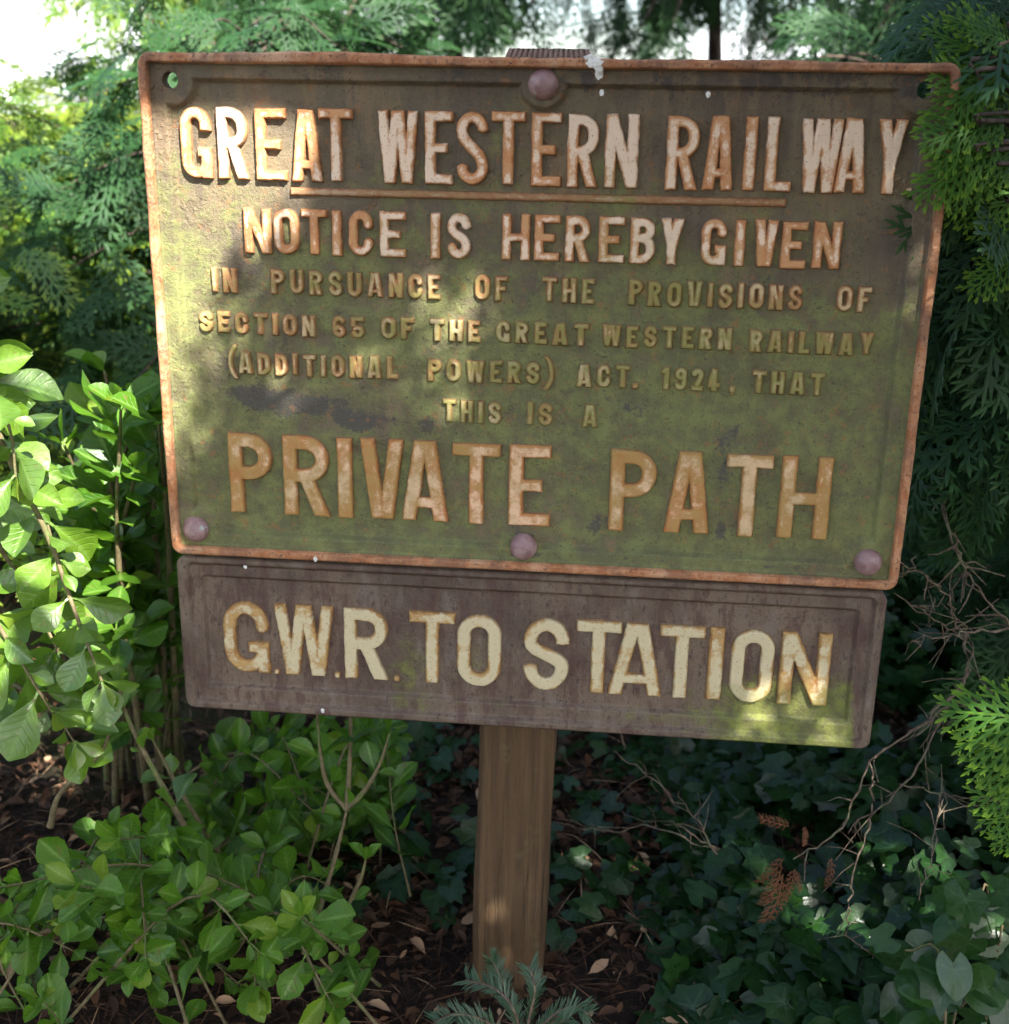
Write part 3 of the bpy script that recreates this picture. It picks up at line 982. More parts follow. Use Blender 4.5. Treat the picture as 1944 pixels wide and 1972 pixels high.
# ------------------------------------------------------------------ leaf templates
def leaf_template(width=0.5, blunt=1.35, fold=0.18, curl=0.25, serr=0.0, nl=8, na=2, petiole=0.10):
    """Leaf of unit length along +x; upper face +z."""
    t = np.linspace(0, 1, nl + 1)
    wid = width / 2 * np.sin(np.pi * np.clip(t, 0.004, 0.996) ** blunt) ** 0.75
    if serr:
        wid = wid * (1 + serr * (np.arange(nl + 1) % 2 - 0.5))
    s = np.linspace(-1, 1, 2 * na + 1)
    T, Sx = np.meshgrid(t, s, indexing='ij')
    X = petiole + T * (1 - petiole)
    Y = Sx * wid[:, None]
    Z = fold * (0.55 * np.abs(Sx) + 0.9 * Sx ** 2) * wid[:, None] * 1.3 - curl * (T ** 2) * 0.5 + 0.05 * np.sin(T * 8 + curl * 9) * np.abs(Sx) * width
    v = rows(X, Y, Z).reshape(-1, 3)
    k = 2 * na + 1
    ii = (np.arange(nl)[:, None] * k + np.arange(k - 1)[None]).ravel()
    f = rows(ii, ii + k, ii + k + 1, ii + 1)
    rib = np.clip(1 - np.abs(Sx) * 2.2, 0, 1).ravel() ** 1 * 1.0
    # petiole strip
    pw = 0.018
    pv = np.array([[0, -pw, 0], [0, pw, 0], [petiole * 1.3, pw, 0.002], [petiole * 1.3, -pw, 0.002]])
    f = np.vstack([f, np.array([[0, 3, 2, 1]]) + len(v)])
    v = np.vstack([v, pv])
    rib = np.concatenate([rib, np.ones(4)])
    lu = np.concatenate([T.ravel(), np.zeros(4)])
    ls = np.concatenate([np.abs(Sx).ravel(), np.zeros(4)])
    return v, f, dict(rib=rib, lu=lu, ls=ls)


OBOVATE = [leaf_template(w_, 1.65, f_, c) for w_, f_, c in ((0.60, 0.10, 0.05), (0.54, 0.25, 0.35), (0.64, -0.12, -0.2), (0.56, 0.30, 0.7), (0.48, 0.18, 0.2))]
SERRATE = [leaf_template(w_, 1.5, f_, c, 0.08, 12) for w_, f_, c in ((0.60, 0.12, 0.1), (0.52, 0.28, 0.4), (0.64, -0.10, -0.15), (0.54, 0.30, 0.8), (0.46, 0.2, 0.25))]


def ivy_template(fold, rounded=False):
    a = np.radians([180, 214, 258, 296, 322, 341, 0, 19, 38, 64, 102, 146])
    r = np.array([0.10, 0.46, 0.50, 0.41, 0.56, 0.46, 0.74, 0.46, 0.56, 0.41, 0.50, 0.46])
    if rounded:
        r = np.array([0.14, 0.44, 0.50, 0.50, 0.50, 0.52, 0.58, 0.52, 0.50, 0.50, 0.50, 0.44])
    mid = 0.5
    out = rows(0.42 + r * np.cos(a), r * np.sin(a), fold * np.abs(np.sin(a)) * r - 0.18 * r ** 2)
    nx_ = np.roll(out, -1, 0); pv_ = np.roll(out, 1, 0); n2_ = np.roll(out, -2, 0)
    half = (9 * (out + nx_) - pv_ - n2_) / 16
    out = np.stack([out, half], 1).reshape(-1, 3)
    inn = rows(0.42 + r * mid * np.cos(a), r * mid * np.sin(a), fold * np.abs(np.sin(a)) * r * mid - 0.02)
    inn = np.stack([inn, (inn + np.roll(inn, -1, 0)) / 2], 1).reshape(-1, 3)
    j = np.arange(24)
    v = np.vstack([out, inn, [[0.42, 0, 0]]])
    f4 = rows(j, (j + 1) % 24, 24 + (j + 1) % 24, 24 + j)
    f3 = rows(24 + j, 24 + (j + 1) % 24, np.full(24, 48))
    rib = np.zeros(49)
    rib[[4, 8, 12, 16, 20]] = 0.7           # pale veins run to the five lobes
    rib[24 + np.array([4, 8, 12, 16, 20])] = 0.95
    rib[48] = 1.0
    return v, f4, f3, dict(rib=rib)


def put_leaves(bag, temps, pos, direction, normal, size, tone):
    idx = rng.integers(0, len(temps), len(pos))
    M = frames(direction, normal)
    size = np.broadcast_to(size, (len(pos),))
    for q, (v, f, ta) in enumerate(temps):
        m = idx == q
        if m.any():
            stamp(bag, v, f, M[m], np.asarray(pos)[m], size[m], ta, tone=np.asarray(tone)[m])


# ------------------------------------------------------------------ broadleaved shrubs
M_LEAF_A = leaf_material('glossy_green_leaf', (0.026, 0.068, 0.007), (0.112, 0.205, 0.014), (0.20, 0.37, 0.02), 0.36, 0.85, 0.25, rib=(0.16, 0.26, 0.06), spots=0.6, old=0.25, veins=True)
M_LEAF_B = leaf_material('mid_green_leaf', (0.012, 0.046, 0.004), (0.072, 0.168, 0.009), (0.14, 0.31, 0.015), 0.34, 0.30, 0.26, rib=(0.17, 0.28, 0.06), spots=0.6, old=0.25, veins=True)


def shrub(name, label, group, base, twigs, mat, temps, size, spacing, leafy_from=0.25, stem_r=0.004, cat='shrub', lift=0.25, tone_shift=0.0):
    root = empty(name, base, label, cat, group)
    fol = Bag()
    pos, dirs, nors, sizes, tones = [], [], [], [], []
    for tw in twigs:
        pts = spline(tw, 6)
        sb = Bag()
        L = np.linalg.norm(np.diff(pts, axis=0), axis=1).sum()
        r0 = stem_r * min(1.6, 0.45 + L * 1.3)
        tube(sb, pts, r0, r0 * 0.35, 7, 0.08)
        sb.build('stem', M_STEM, root)
        seg = np.linalg.norm(np.diff(pts, axis=0), axis=1)
        cum = np.concatenate([[0], np.cumsum(seg)])
        s = cum[-1] * leafy_from
        ph = rng.uniform(0, 6.28)
        while s < cum[-1]:
            p = np.array([np.interp(s, cum, pts[:, q]) for q in range(3)])
            i = min(np.searchsorted(cum, s), len(pts) - 1)
            t = unit(pts[i] - pts[i - 1])
            u = unit(np.cross(t, [0.2, 0.1, 1.0]))
            w = np.cross(t, u)
            for half in (0, math.pi):
                a = ph + half + rng.normal(0, 0.3)
                o = u * math.cos(a) + w * math.sin(a)
                pos.append(p)
                d = unit(o * 0.9 + t * rng.uniform(0.35, 0.8) + np.array([0, 0, lift - 0.05]) + rng.normal(0, 0.12, 3))
                dirs.append(d)
                nors.append(unit(t * 0.5 + np.array([0.12, -0.35, 0.8]) + rng.normal(0, 0.25, 3)))
                sizes.append(size * rng.choice([0.45, 0.75, 1.0, 1.15]) * rng.uniform(0.8, 1.1) * (0.75 + 0.25 * min(1, (cum[-1] - s) / 0.04)))
                tones.append(np.clip(rng.beta(2, 2.6) + tone_shift + 0.25 * (s / cum[-1] - 0.5), 0, 1))
            ph += 1.62
            s += spacing * rng.uniform(0.7, 1.3)
        for q in range(4):                                     # rosette at the tip
            t = unit(pts[-1] - pts[-2])
            o = unit(rng.normal(0, 1, 3))
            pos.append(pts[-1])
            dirs.append(unit(t + o * 0.75))
            nors.append(unit(t + np.array([0, -0.3, 0.7]) + rng.normal(0, 0.2, 3)))
            sizes.append(size * rng.uniform(0.4, 0.9))
            tones.append(np.clip(rng.uniform(0.5, 1.0) + tone_shift, 0, 1))
    put_leaves(fol, temps, pos, np.array(dirs), np.array(nors), np.array(sizes), tones)
    fol.build('foliage', mat, root)
    return root


def bush_twigs(base, targets, jitter=0.03):
    out = []
    for t in targets:
        b = np.asarray(base, float) + rng.normal(0, jitter, 3) * (1, 1, 0.2)
        t = np.asarray(t, float)
        m = b * 0.45 + t * 0.55 + np.array([0, 0, 0.25 * np.linalg.norm((t - b)[:2])]) + rng.normal(0, 0.02, 3)
        out.append([b, m, t])
    return out


def region(n, x0, x1, y0, y1, d0, d1):
    """n scattered points inside a slab of the view: picture box and depth range."""
    return [at(rng.uniform(x0, x1), rng.uniform(y0, y1), rng.uniform(d0, d1)) for _ in range(n)]


# tall sunlit shrub by the left edge: drooping twigs with big obovate leaves
tw = [
    [at(-120, 560, -0.02), at(20, 870, -0.04), at(90, 1010, -0.05), at(140, 1150, -0.06), at(192, 1285, -0.07)],
    [at(-160, 700, 0.02), at(-30, 980, 0.02), at(60, 1130, 0.0), at(110, 1230, -0.02)],
    [at(-140, 960, 0.0), at(-40, 1120, -0.05), at(40, 1250, -0.07), at(95, 1340, -0.08)],
    [at(-130, 560, 0.12), at(-20, 740, 0.12), at(60, 900, 0.10), at(110, 1060, 0.08)],
    [at(-150, 500, -0.05), at(-60, 640, -0.08), at(15, 800, -0.10), at(30, 900, -0.1)],
    [at(-100, 1250, 0.02), at(20, 1290, 0.0), at(100, 1345, -0.03), at(140, 1400, -0.04)],
]
for q in (0, 1, 2, 3, 4, 5):
    st = np.array(tw[q][0])
    tw.append([np.array([-0.85, 0.05, 0.0]) + rng.normal(0, 0.02, 3) * (1, 1, 0), np.array([-0.88, 0.05, 0.0]) * 0.5 + st * 0.5 + np.array([-0.06, 0.02, 0.08]), st])
shrub('laurel_shrub', 'sunlit glossy shrub with large pale-shining leaves at the left edge beside the sign', 'glossy broadleaved shrubs left of the sign', (-0.85, 0.05, 0), tw, M_LEAF_A, OBOVATE, 0.068, 0.026, 0.12, 0.0042, lift=0.1, tone_shift=0.1)

# shaded shrub just behind the left edge of the plates
base = (-0.62, 0.45, 0.0)
tg = region(12, 120, 330, 640, 900, 0.12, 0.45) + region(11, 170, 350, 880, 1350, 0.10, 0.4)
shrub('laurel_shrub', 'shaded bright green shrub growing up behind the left edge of the notice', 'glossy broadleaved shrubs left of the sign', base, bush_twigs(base, tg, 0.05), M_LEAF_B, OBOVATE, 0.070, 0.036, 0.35, 0.004)

# low shrub filling the bottom left corner
base = (-0.42, 0.02, 0.0)
tg = region(15, -20, 330, 1560, 1900, -0.22, 0.1) + region(12, 250, 640, 1640, 1900, -0.22, 0.12)
shrub('spindle_shrub', 'low bright green shrub with toothed leaves filling the bottom left corner', 'low shrubs under the sign', base, bush_twigs(base, tg, 0.14), M_LEAF_B, SERRATE, 0.048, 0.022, 0.25, 0.0024, tone_shift=0.08)

base = (-0.36, 0.22, 0.0)
tg = region(22, 330, 740, 1400, 1620, 0.12, 0.42) + region(8, 640, 760, 1380, 1480, 0.2, 0.45)
shrub('spindle_shrub', 'dim green leafy undergrowth shrub behind the lower edge of the bottom plate', 'low shrubs under the sign', base, bush_twigs(base, tg, 0.12), M_LEAF_B, SERRATE, 0.050, 0.028, 0.35, 0.0024)

# forked bare stems in front of it
fork = at(655, 1528, 0.04)
tw = [
    [at(575, 1800, -0.02), at(612, 1690, 0.0), at(640, 1590, 0.03), fork],
    [fork, at(618, 1480, 0.05), at(605, 1420, 0.06), at(598, 1340, 0.08)],
    [fork, at(660, 1450, 0.06), at(662, 1360, 0.08), at(660, 1300, 0.1)],
    [fork, at(690, 1490, 0.04), at(718, 1440, 0.04), at(735, 1385, 0.05)],
    [at(600, 1780, -0.03), at(650, 1720, -0.04), at(680, 1660, -0.05), at(690, 1625, -0.05)],
]
shrub('spindle_shrub', 'slender bare brown stem forking in three below the bottom plate, few leaves', 'low shrubs under the sign', tuple(np.array([at(575, 1800, -0.02)[0], -0.02, 0.0])), tw, M_LEAF_B, SERRATE, 0.040, 0.075, 0.55, 0.0062)

# long leaning stems from the bright shrub down to the soil
tw = [
    [at(420, 1700, -0.02), at(375, 1610, -0.02), at(310, 1490, -0.01), at(245, 1365, 0.0), at(225, 1300, 0.02)],
    [at(480, 1720, 0.05), at(420, 1620, 0.06), at(345, 1500, 0.07), at(290, 1400, 0.08)],
    [at(95, 1560, -0.03), at(115, 1495, -0.03), at(190, 1420, -0.02), at(218, 1350, 0.0)],
]
shrub('laurel_shrub', 'leaning green stems with sparse rounded leaves rising under the left plate corner', 'glossy broadleaved shrubs left of the sign', tuple(at(420, 1700, -0.02) * (1, 1, 0)), tw, M_LEAF_A, OBOVATE, 0.044, 0.09, 0.45, 0.0062)

# ------------------------------------------------------------------ conifer sprays
def finger(nl=5, w=0.16, thick=0.05):
    """one scale-leaf branchlet tip of unit length: a rounded flat finger with a ridge"""
    t = np.linspace(0, 1, nl)
    wid = w * (0.55 + 0.45 * np.sin(np.pi * np.clip(t * 0.95 + 0.1, 0, 1))) * np.where(t > 0.9, 0.45, 1)
    v, tip = [], []
    for a, b in zip(t, wid):
        v += [(a, -b, -0.01), (a, 0, thick), (a, b, -0.01)]
        tip += [a] * 3
    f = []
    for i in range(nl - 1):
        for j in range(2):
            q = i * 3 + j
            f.append([q, q + 3, q + 4, q + 1])
    return np.array(v), np.array(f), np.array(tip)


def spray_template(nside, nfing, nl, seed, width=0.62, fw=0.16, droop=0.25, flen=0.17):
    """flat frond of unit length along +x, upper face +z"""
    r = np.random.default_rng(seed)
    fv, ff, ft = finger(nl, fw)
    V, F, T = [], [], []
    n = 0

    def put(p, d, ln, tp):
        nonlocal n
        d = np.array([d[0], d[1], 0.0]); d /= np.linalg.norm(d)
        s = np.array([-d[1], d[0], 0])
        tilt = r.normal(0, 0.22)
        nz = np.array([0, 0, 1]) + s * tilt
        v = (fv[:, :1] * d + fv[:, 1:2] * s + fv[:, 2:3] * nz) * ln + p
        V.append(v); F.append(ff + n); T.append(np.clip(ft * 0.55 + tp * 0.45, 0, 1)); n += len(v)

    for i in range(nside):
        t = (i + 0.6) / nside
        side = 1 if i % 2 else -1
        base = np.array([t * 0.94, 0, 0])
        L = width * (np.sin(math.pi * min(1, 0.22 + 0.78 * t)) ** 0.7 * 0.75 + 0.10) * r.uniform(0.8, 1.15) * 0.62
        ang = R(r.uniform(38, 52)) * side
        d = np.array([math.cos(ang), math.sin(ang)])
        m = max(2, int(nfing * L / (width * 0.5)) + 1)
        for k in range(m):
            u = (k + 0.7) / m
            p = base + np.array([d[0], d[1], 0]) * L * u
            sd = (1 if k % 2 else -1)
            a2 = ang + sd * R(r.uniform(25, 40))
            put(p, (math.cos(a2), math.sin(a2)), flen * (0.65 + 0.5 * (1 - u)) * r.uniform(0.8, 1.2), u)
        put(base + np.array([d[0], d[1], 0]) * L * 0.86, d, flen * 1.0, 1.0)
        # twig of the side branch: chain of fingers
        for k in range(max(1, int(L / (flen * 0.8)))):
            put(base + np.array([d[0], d[1], 0]) * k * flen * 0.8, d, flen, 0.2)
    for k in range(int(1 / (flen * 0.8))):
        put(np.array([k * flen * 0.8, 0, 0]), (1, 0), flen, 0.15 + 0.5 * k * flen)
    put(np.array([0.92, 0, 0]), (1, 0), flen * 0.9, 1.0)
    V, F, T = np.concatenate(V), np.concatenate(F), np.concatenate(T)
    V[:, 2] -= droop * V[:, 0] ** 2 + 0.35 * droop * V[:, 1] ** 2
    return V, F, dict(tip=T, rib=np.zeros(len(T)))


SPRAY_NEAR = [spray_template(22, 5, 5, s, 0.72, 0.155, 0.25 + 0.12 * s, 0.088) for s in (1, 2, 3)]
SPRAY_MID = [spray_template(13, 4, 3, s, 0.60, 0.13, 0.35, 0.13) for s in (4, 5, 6)]
SPRAY_FAR = [spray_template(9, 2, 2, s, 0.6, 0.15, 0.35, 0.2) for s in (7, 8, 9)]

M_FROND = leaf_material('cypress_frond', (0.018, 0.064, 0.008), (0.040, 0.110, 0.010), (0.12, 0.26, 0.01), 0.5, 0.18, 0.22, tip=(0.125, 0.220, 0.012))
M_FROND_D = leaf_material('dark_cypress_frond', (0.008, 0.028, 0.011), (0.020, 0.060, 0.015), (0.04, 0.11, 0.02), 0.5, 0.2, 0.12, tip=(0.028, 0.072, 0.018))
M_FROND_Y = leaf_material('sun_yellow_frond', (0.060, 0.130, 0.016), (0.190, 0.260, 0.026), (0.36, 0.50, 0.05), 0.45, 0.4, 0.35, tip=(0.330, 0.380, 0.045))  # yellow stands in for sunlight on the far fronds
M_FROND_L = leaf_material('feathery_cypress_frond', (0.024, 0.080, 0.014), (0.085, 0.165, 0.016), (0.22, 0.36, 0.02), 0.42, 0.4, 0.28, tip=(0.210, 0.290, 0.022))  # sunlit tips are put into the colour as yellow
M_BROWN = leaf_material('dead_brown_frond', (0.095, 0.034, 0.016), (0.210, 0.090, 0.045), (0.2, 0.08, 0.035), 0.7, 0.2, 0.15)


def put_sprays(bag, temps, pos, direction, normal, size, tone):
    put_leaves(bag, temps, pos, direction, normal, size, tone)


def conifer(name, label, group, base, height, trunk_r, boughs, mat, temps, size, per_m, cat='tree', trunk=True, droop=0.5, lean=(0, 0), bough_r=0.010, spread=0.14, tone=0.0):
    """boughs: list of polylines; fronds hang from them."""
    root = empty(name, base, label, cat, group)
    base = np.asarray(base, float)
    if trunk:
        tb = Bag()
        k = np.linspace(0, 1, 14)
        pts = base + rows(lean[0] * k + 0.05 * height * 0.2 * np.sin(k * 7), lean[1] * k, -0.1 + k * (height * 0.72 + 0.1))
        tube(tb, pts, trunk_r, trunk_r * 0.25, 12, 0.05)
        tb.build('trunk', M_BARK, root)
    bb = Bag()
    pos, dirs, nors, sizes, tones = [], [], [], [], []
    for bo in boughs:
        pts = spline(bo, 6)
        L = np.linalg.norm(np.diff(pts, axis=0), axis=1).sum()
        tube(bb, pts, bough_r * (0.5 + 0.5 * min(L, 2)), bough_r * 0.2, 6, 0.1)
        n = max(3, int(L * per_m))
        f = rng.uniform(0.18, 1.0, n) ** 0.8
        x = np.linspace(0, 1, len(pts))
        p = np.stack([np.interp(f, x, pts[:, q]) for q in range(3)], 1)
        tan = unit(np.gradient(pts, axis=0))
        t = np.stack([np.interp(f, x, tan[:, q]) for q in range(3)], 1)
        p = p + rng.normal(0, spread, (n, 3)) * np.array([1, 1, 0.55]) * np.minimum(1, 0.35 + L * 0.3)
        side = unit(rng.normal(0, 1, (n, 3)))
        d = unit(t * 0.7 + side * 0.65 + np.array([0, 0, -droop]))
        pos.append(p); dirs.append(d)
        nors.append(unit(np.array([0, -0.25, 0.8]) + rng.normal(0, 0.45, (n, 3))))
        sizes.append(size * rng.uniform(0.65, 1.25, n))
        tones.append(np.clip(rng.beta(2, 2, n) + tone, 0, 1))
    if boughs:
        bb.build('branch', M_BARK, root)
        fb = Bag()
        put_sprays(fb, temps, np.concatenate(pos), np.concatenate(dirs), np.concatenate(nors), np.concatenate(sizes), np.concatenate(tones))
        fb.build('foliage', mat, root)
    return root


def radial_boughs(base, z0, z1, n, length, rise=0.15, top_taper=0.75, az=(0, 360)):
    out = []
    for i in range(n):
        z = rng.uniform(z0, z1)
        L = length * (1 - top_taper * (z - z0) / max(z1 - z0, 0.01)) * rng.uniform(0.7, 1.15)
        a = R(rng.uniform(*az))
        o = np.array([math.cos(a), math.sin(a), 0])
        b = np.array([base[0], base[1], z])
        out.append([b, b + o * L * 0.5 + np.array([0, 0, rise * L]), b + o * L + np.array([0, 0, rise * L * 0.4 - 0.12 * L])])
    return out


# right-hand cypress beside the sign: its fronds reach over the plate
base = (1.02, 0.62, 0.0)
b = radial_boughs(base, 0.45, 2.1, 50, 0.66, 0.05, 0.25, (-50, 150)) + radial_boughs(base, 0.35, 0.9, 22, 0.40, 0.05, 0.25, (150, 310)) + radial_boughs(base, 0.9, 2.1, 16, 0.30, 0.05, 0.25, (150, 310))
b += [[np.array([0.92, 0.5, z]), at(1900, y - 20, 0.28), at(x, y, d)] for x, y, d, z in
      [(1860, 90, 0.10, 1.0), (1870, 190, 0.08, 1.0), (1880, 250, 0.10, 0.95), (1900, 140, 0.1, 1.05), (1890, 380, 0.10, 0.9), (1910, 330, 0.1, 0.9), (1880, 480, 0.18, 0.85), (1890, 560, 0.15, 0.8),
       (1830, 620, 0.25, 0.75), (1870, 700, 0.2, 0.7), (1900, 780, 0.18, 0.7), (1880, 30, 0.1, 1.1), (1850, 870, 0.3, 0.6)]]
cyp = conifer('cypress_tree', 'dense dark green cypress standing close behind the right edge of the sign', None, base, 2.6, 0.045, b, M_FROND_D, SPRAY_MID, 0.12, 60, droop=0.55, bough_r=0.006, spread=0.05)

# fresh sprays at the ends of its boughs, hanging in front of the plate corner
fb, yb = Bag(), Bag()
spr = [  # picture position of the stalk, of the tip, depth
    (1894, 128, 1788, 201, -0.035, 1.0), (1889, 213, 1793, 276, -0.04, 0.9), (1894, 268, 1776, 326, -0.045, 1.0), (1914, 278, 1819, 361, -0.03, 0.8), (1874, 108, 1834, 226, -0.02, 0.8), (1924, 98, 1879, 36, 0.0, 0.9), (1939, 178, 1864, 86, 0.0, 0.9), (1924, 308, 1814, 306, -0.03, 0.7), (1944, 228, 1874, 296, -0.01, 0.9), (1934, 328, 1889, 416, 0.0, 0.9), (1944, 38, 1894, 126, 0.01, 0.9), (1954, 458, 1874, 516, 0.02, 0.8), (1944, 378, 1844, 371, -0.01, 0.7), (1904, 228, 1780, 234, -0.04, 0.8), (1905, 160, 1846, 40, 0.0, 0.9), (1925, 120, 1886, 20, 0.01, 0.9), (1895, 230, 1821, 120, -0.02, 0.8), (1930, 260, 1876, 150, 0.0, 0.9),
]
for x0, y0, x1, y1, d, s in spr:
    p0, p1 = at(x0, y0, d + 0.05), at(x1, y1, d)
    root_ = np.array([1.0, 0.6, p0[2] - 0.10])
    tube(yb, spline([root_, root_ * 0.5 + p0 * 0.5 + np.array([0.03, 0, 0.05]), p0, p0 * 0.6 + p1 * 0.4], 5), 0.005, 0.0012, 5)
    L = np.linalg.norm(p1 - p0)
    put_sprays(fb, [SPRAY_NEAR[rng.integers(0, 3)]], np.array([p0]), np.array([p1 - p0]), np.array([[0.15 + rng.normal(0, .2), -0.85, 0.5]]), np.array([L * 1.0]), [rng.uniform(0.3, 1)])
yb.build('branch', M_BARK, cyp)
o = fb.build('young_frond', M_FROND, cyp)
o['label'] = 'bright green young sprays hanging over the top right corner of the notice'

# yellow-green spray hanging into the right edge lower down
root = empty('cypress_spray', tuple(at(1990, 1380, -0.02)), 'bright yellow-green cypress spray hanging in from the right edge beside the bottom plate', 'branch')
fb, sb = Bag(), Bag()
tube(sb, spline([(1.0, 0.6, 0.42), (0.82, 0.30, 0.44), at(2060, 1330, 0.05), at(1990, 1380, -0.02), at(1960, 1480, -0.03), at(1950, 1580, -0.03)], 6), 0.006, 0.001, 6)
sb.build('twig', M_STEM, root)
for x0, y0, x1, y1, s in [(1985, 1370, 1785, 1330, 1), (1975, 1400, 1800, 1395, .8), (1968, 1450, 1818, 1440, 1), (1965, 1490, 1822, 1500, 1), (1960, 1530, 1832, 1545, .9), (1955, 1560, 1860, 1590, .9), (2000, 1420, 1850, 1400, .8), (1990, 1500, 1860, 1480, .8)]:
    p0, p1 = at(x0 + 60, y0, -0.02), at(x1 + 50, y1, -0.05)
    put_sprays(fb, [SPRAY_NEAR[rng.integers(0, 3)]], np.array([p0]), np.array([p1 - p0]), np.array([[0.1, -0.8, 0.55]]), np.array([np.linalg.norm(p1 - p0) * 0.95]), [rng.uniform(0.6, 1)])
fb.build('foliage', M_FROND, root)

# dead lower twigs of the cypress
def twig_tree(parent, bag, pts, r0, r1, side=5, ln=0.05):
    p = spline(pts, 7)
    p = p + rng.normal(0, 0.0018, p.shape)
    tube(bag, p, r0, r1, 6, 0.15)
    for q in range(side):
        i = rng.integers(2, len(p) - 1)
        t = unit(p[i] - p[i - 1])
        d = unit(t * 0.7 + rng.normal(0, 0.6, 3))
        l = ln * rng.uniform(0.3, 1.0)
        tube(bag, [p[i], p[i] + d * l * 0.5 + rng.normal(0, 0.004, 3), p[i] + d * l + rng.normal(0, 0.006, 3)], r1 * 0.9, r1 * 0.45, 5, 0.15)


DEAD = [
    ([at(1960, 1185, 0.20), at(1850, 1188, 0.12), at(1780, 1200, 0.08), at(1720, 1205, 0.06)], 0.0030, 0.0012),
    ([at(1690, 1060, 0.10), at(1745, 1085, 0.12), at(1790, 1130, 0.14), at(1815, 1200, 0.16)], 0.0016, 0.0020),
    ([at(1690, 1120, 0.14), at(1760, 1165, 0.16), at(1815, 1200, 0.18)], 0.0012, 0.0018),
    ([at(1800, 1000, 0.2), at(1820, 1070, 0.19), at(1870, 1140, 0.18), at(1930, 1210, 0.18)], 0.0022, 0.0022),
    ([at(1760, 840, 0.3), at(1780, 900, 0.28), at(1790, 1000, 0.22), at(1830, 1090, 0.2)], 0.0032, 0.0022),
    ([at(1825, 1190, 0.2), at(1815, 1290, 0.15), at(1720, 1380, 0.10), at(1640, 1440, 0.09), at(1590, 1560, 0.08), at(1500, 1620, 0.07)], 0.0034, 0.0016),
    ([at(1640, 1430, 0.10), at(1648, 1520, 0.09), at(1625, 1600, 0.07), at(1605, 1700, 0.05), at(1600, 1760, 0.04), at(1650, 1800, 0.03)], 0.0026, 0.0012),
    ([at(1830, 1250, 0.3), at(1750, 1420, 0.22), at(1690, 1500, 0.2), at(1600, 1570, 0.18)], 0.0026, 0.0014),
    ([at(1905, 1360, 0.2), at(1800, 1330, 0.25), at(1720, 1395, 0.22)], 0.0018, 0.0012),
    ([at(1700, 1480, 0.2), at(1780, 1500, 0.18), at(1870, 1510, 0.15)], 0.0016, 0.0010),
    ([at(1280, 1560, 0.22), at(1340, 1600, 0.2), at(1240, 1560, 0.24), at(1150, 1570, 0.26), at(1100, 1560, 0.28)], 0.0020, 0.0010),
    ([at(1350, 1610, 0.2), at(1310, 1540, 0.22), at(1230, 1470, 0.25), at(1160, 1420, 0.28)], 0.0022, 0.0012),
    ([at(1760, 740, 0.25), at(1800, 730, 0.24), at(1850, 760, 0.25), at(1900, 800, 0.3)], 0.0020, 0.0012),
    ([at(1750, 800, 0.25), at(1800, 700, 0.3), at(1850, 560, 0.36)], 0.0040, 0.0030),
    ([at(1830, 420, 0.1), at(1880, 405, 0.16), at(1960, 430, 0.2)], 0.0022, 0.0034),
    ([at(1730, 1700, 0.05), at(1760, 1600, 0.1), at(1780, 1480, 0.2)], 0.0014, 0.0012),
]
for pts, r0, r1 in DEAD:
    db = Bag()
    twig_tree(None, db, pts, r0 * 0.58, r1 * 0.6, 12, 0.06)
    o = db.build('dead_branch', M_DEAD, cyp)
    o['label'] = 'bare grey-brown dead twig among the green boughs'
SPRAY_DEAD = [spray_template(11, 2, 3, s_, 0.30, 0.11, 0.5, 0.16) for s_ in (21, 22, 23)]
fb = Bag()
for x0, y0, x1, y1, s in [(1480, 1620, 1425, 1700, 1), (1475, 1640, 1445, 1760, 1), (1500, 1640, 1525, 1690, .8), (1490, 1560, 1440, 1545, .6), (1500, 1640, 1490, 1740, 1), (1520, 1560, 1530, 1600, .5), (1478, 1650, 1465, 1820, 1), (1570, 1620, 1575, 1700, .6)]:
    p0, p1 = at(x0, y0, 0.07), at(x1, y1, 0.04)
    put_sprays(fb, [SPRAY_DEAD[rng.integers(0, 3)]], np.array([p0]), np.array([p1 - p0]), np.array([[0.3, -0.8, 0.4]]), np.array([np.linalg.norm(p1 - p0)]) * 0.66, [rng.uniform(0, 1)])
o = fb.build('dead_frond', M_BROWN, cyp)
o['label'] = 'withered rust-brown frond dangling from a dead twig'

# ------------------------------------------------------------------ ivy and litter on the ground
M_IVY = leaf_material('ivy_leaf', (0.004, 0.016, 0.003), (0.013, 0.042, 0.007), (0.05, 0.14, 0.03), 0.30, 0.26, 0.10, rib=(0.036, 0.080, 0.030))
M_IVY2 = leaf_material('pale_ivy_leaf', (0.007, 0.028, 0.005), (0.026, 0.066, 0.012), (0.07, 0.18, 0.03), 0.27, 0.34, 0.15, rib=(0.055, 0.105, 0.040))
IVY = [ivy_template(f) for f in (0.12, 0.25, -0.08)]
IVY_ROUND = [ivy_template(f, True) for f in (0.10, 0.28, -0.12)]


def put_ivy(bag, pos, d, nrm, size, tone, temps=None):
    idx = rng.integers(0, len(temps or IVY), len(pos))
    M = frames(d, nrm)
    for q, (v, f4, f3, ta) in enumerate(temps or IVY):
        m = idx == q
        if m.any():
            stamp(bag, v, f4, M[m], pos[m], size[m], ta, tone=tone[m])
            stamp(bag, v, f3, M[m], pos[m], size[m], ta, tone=tone[m])


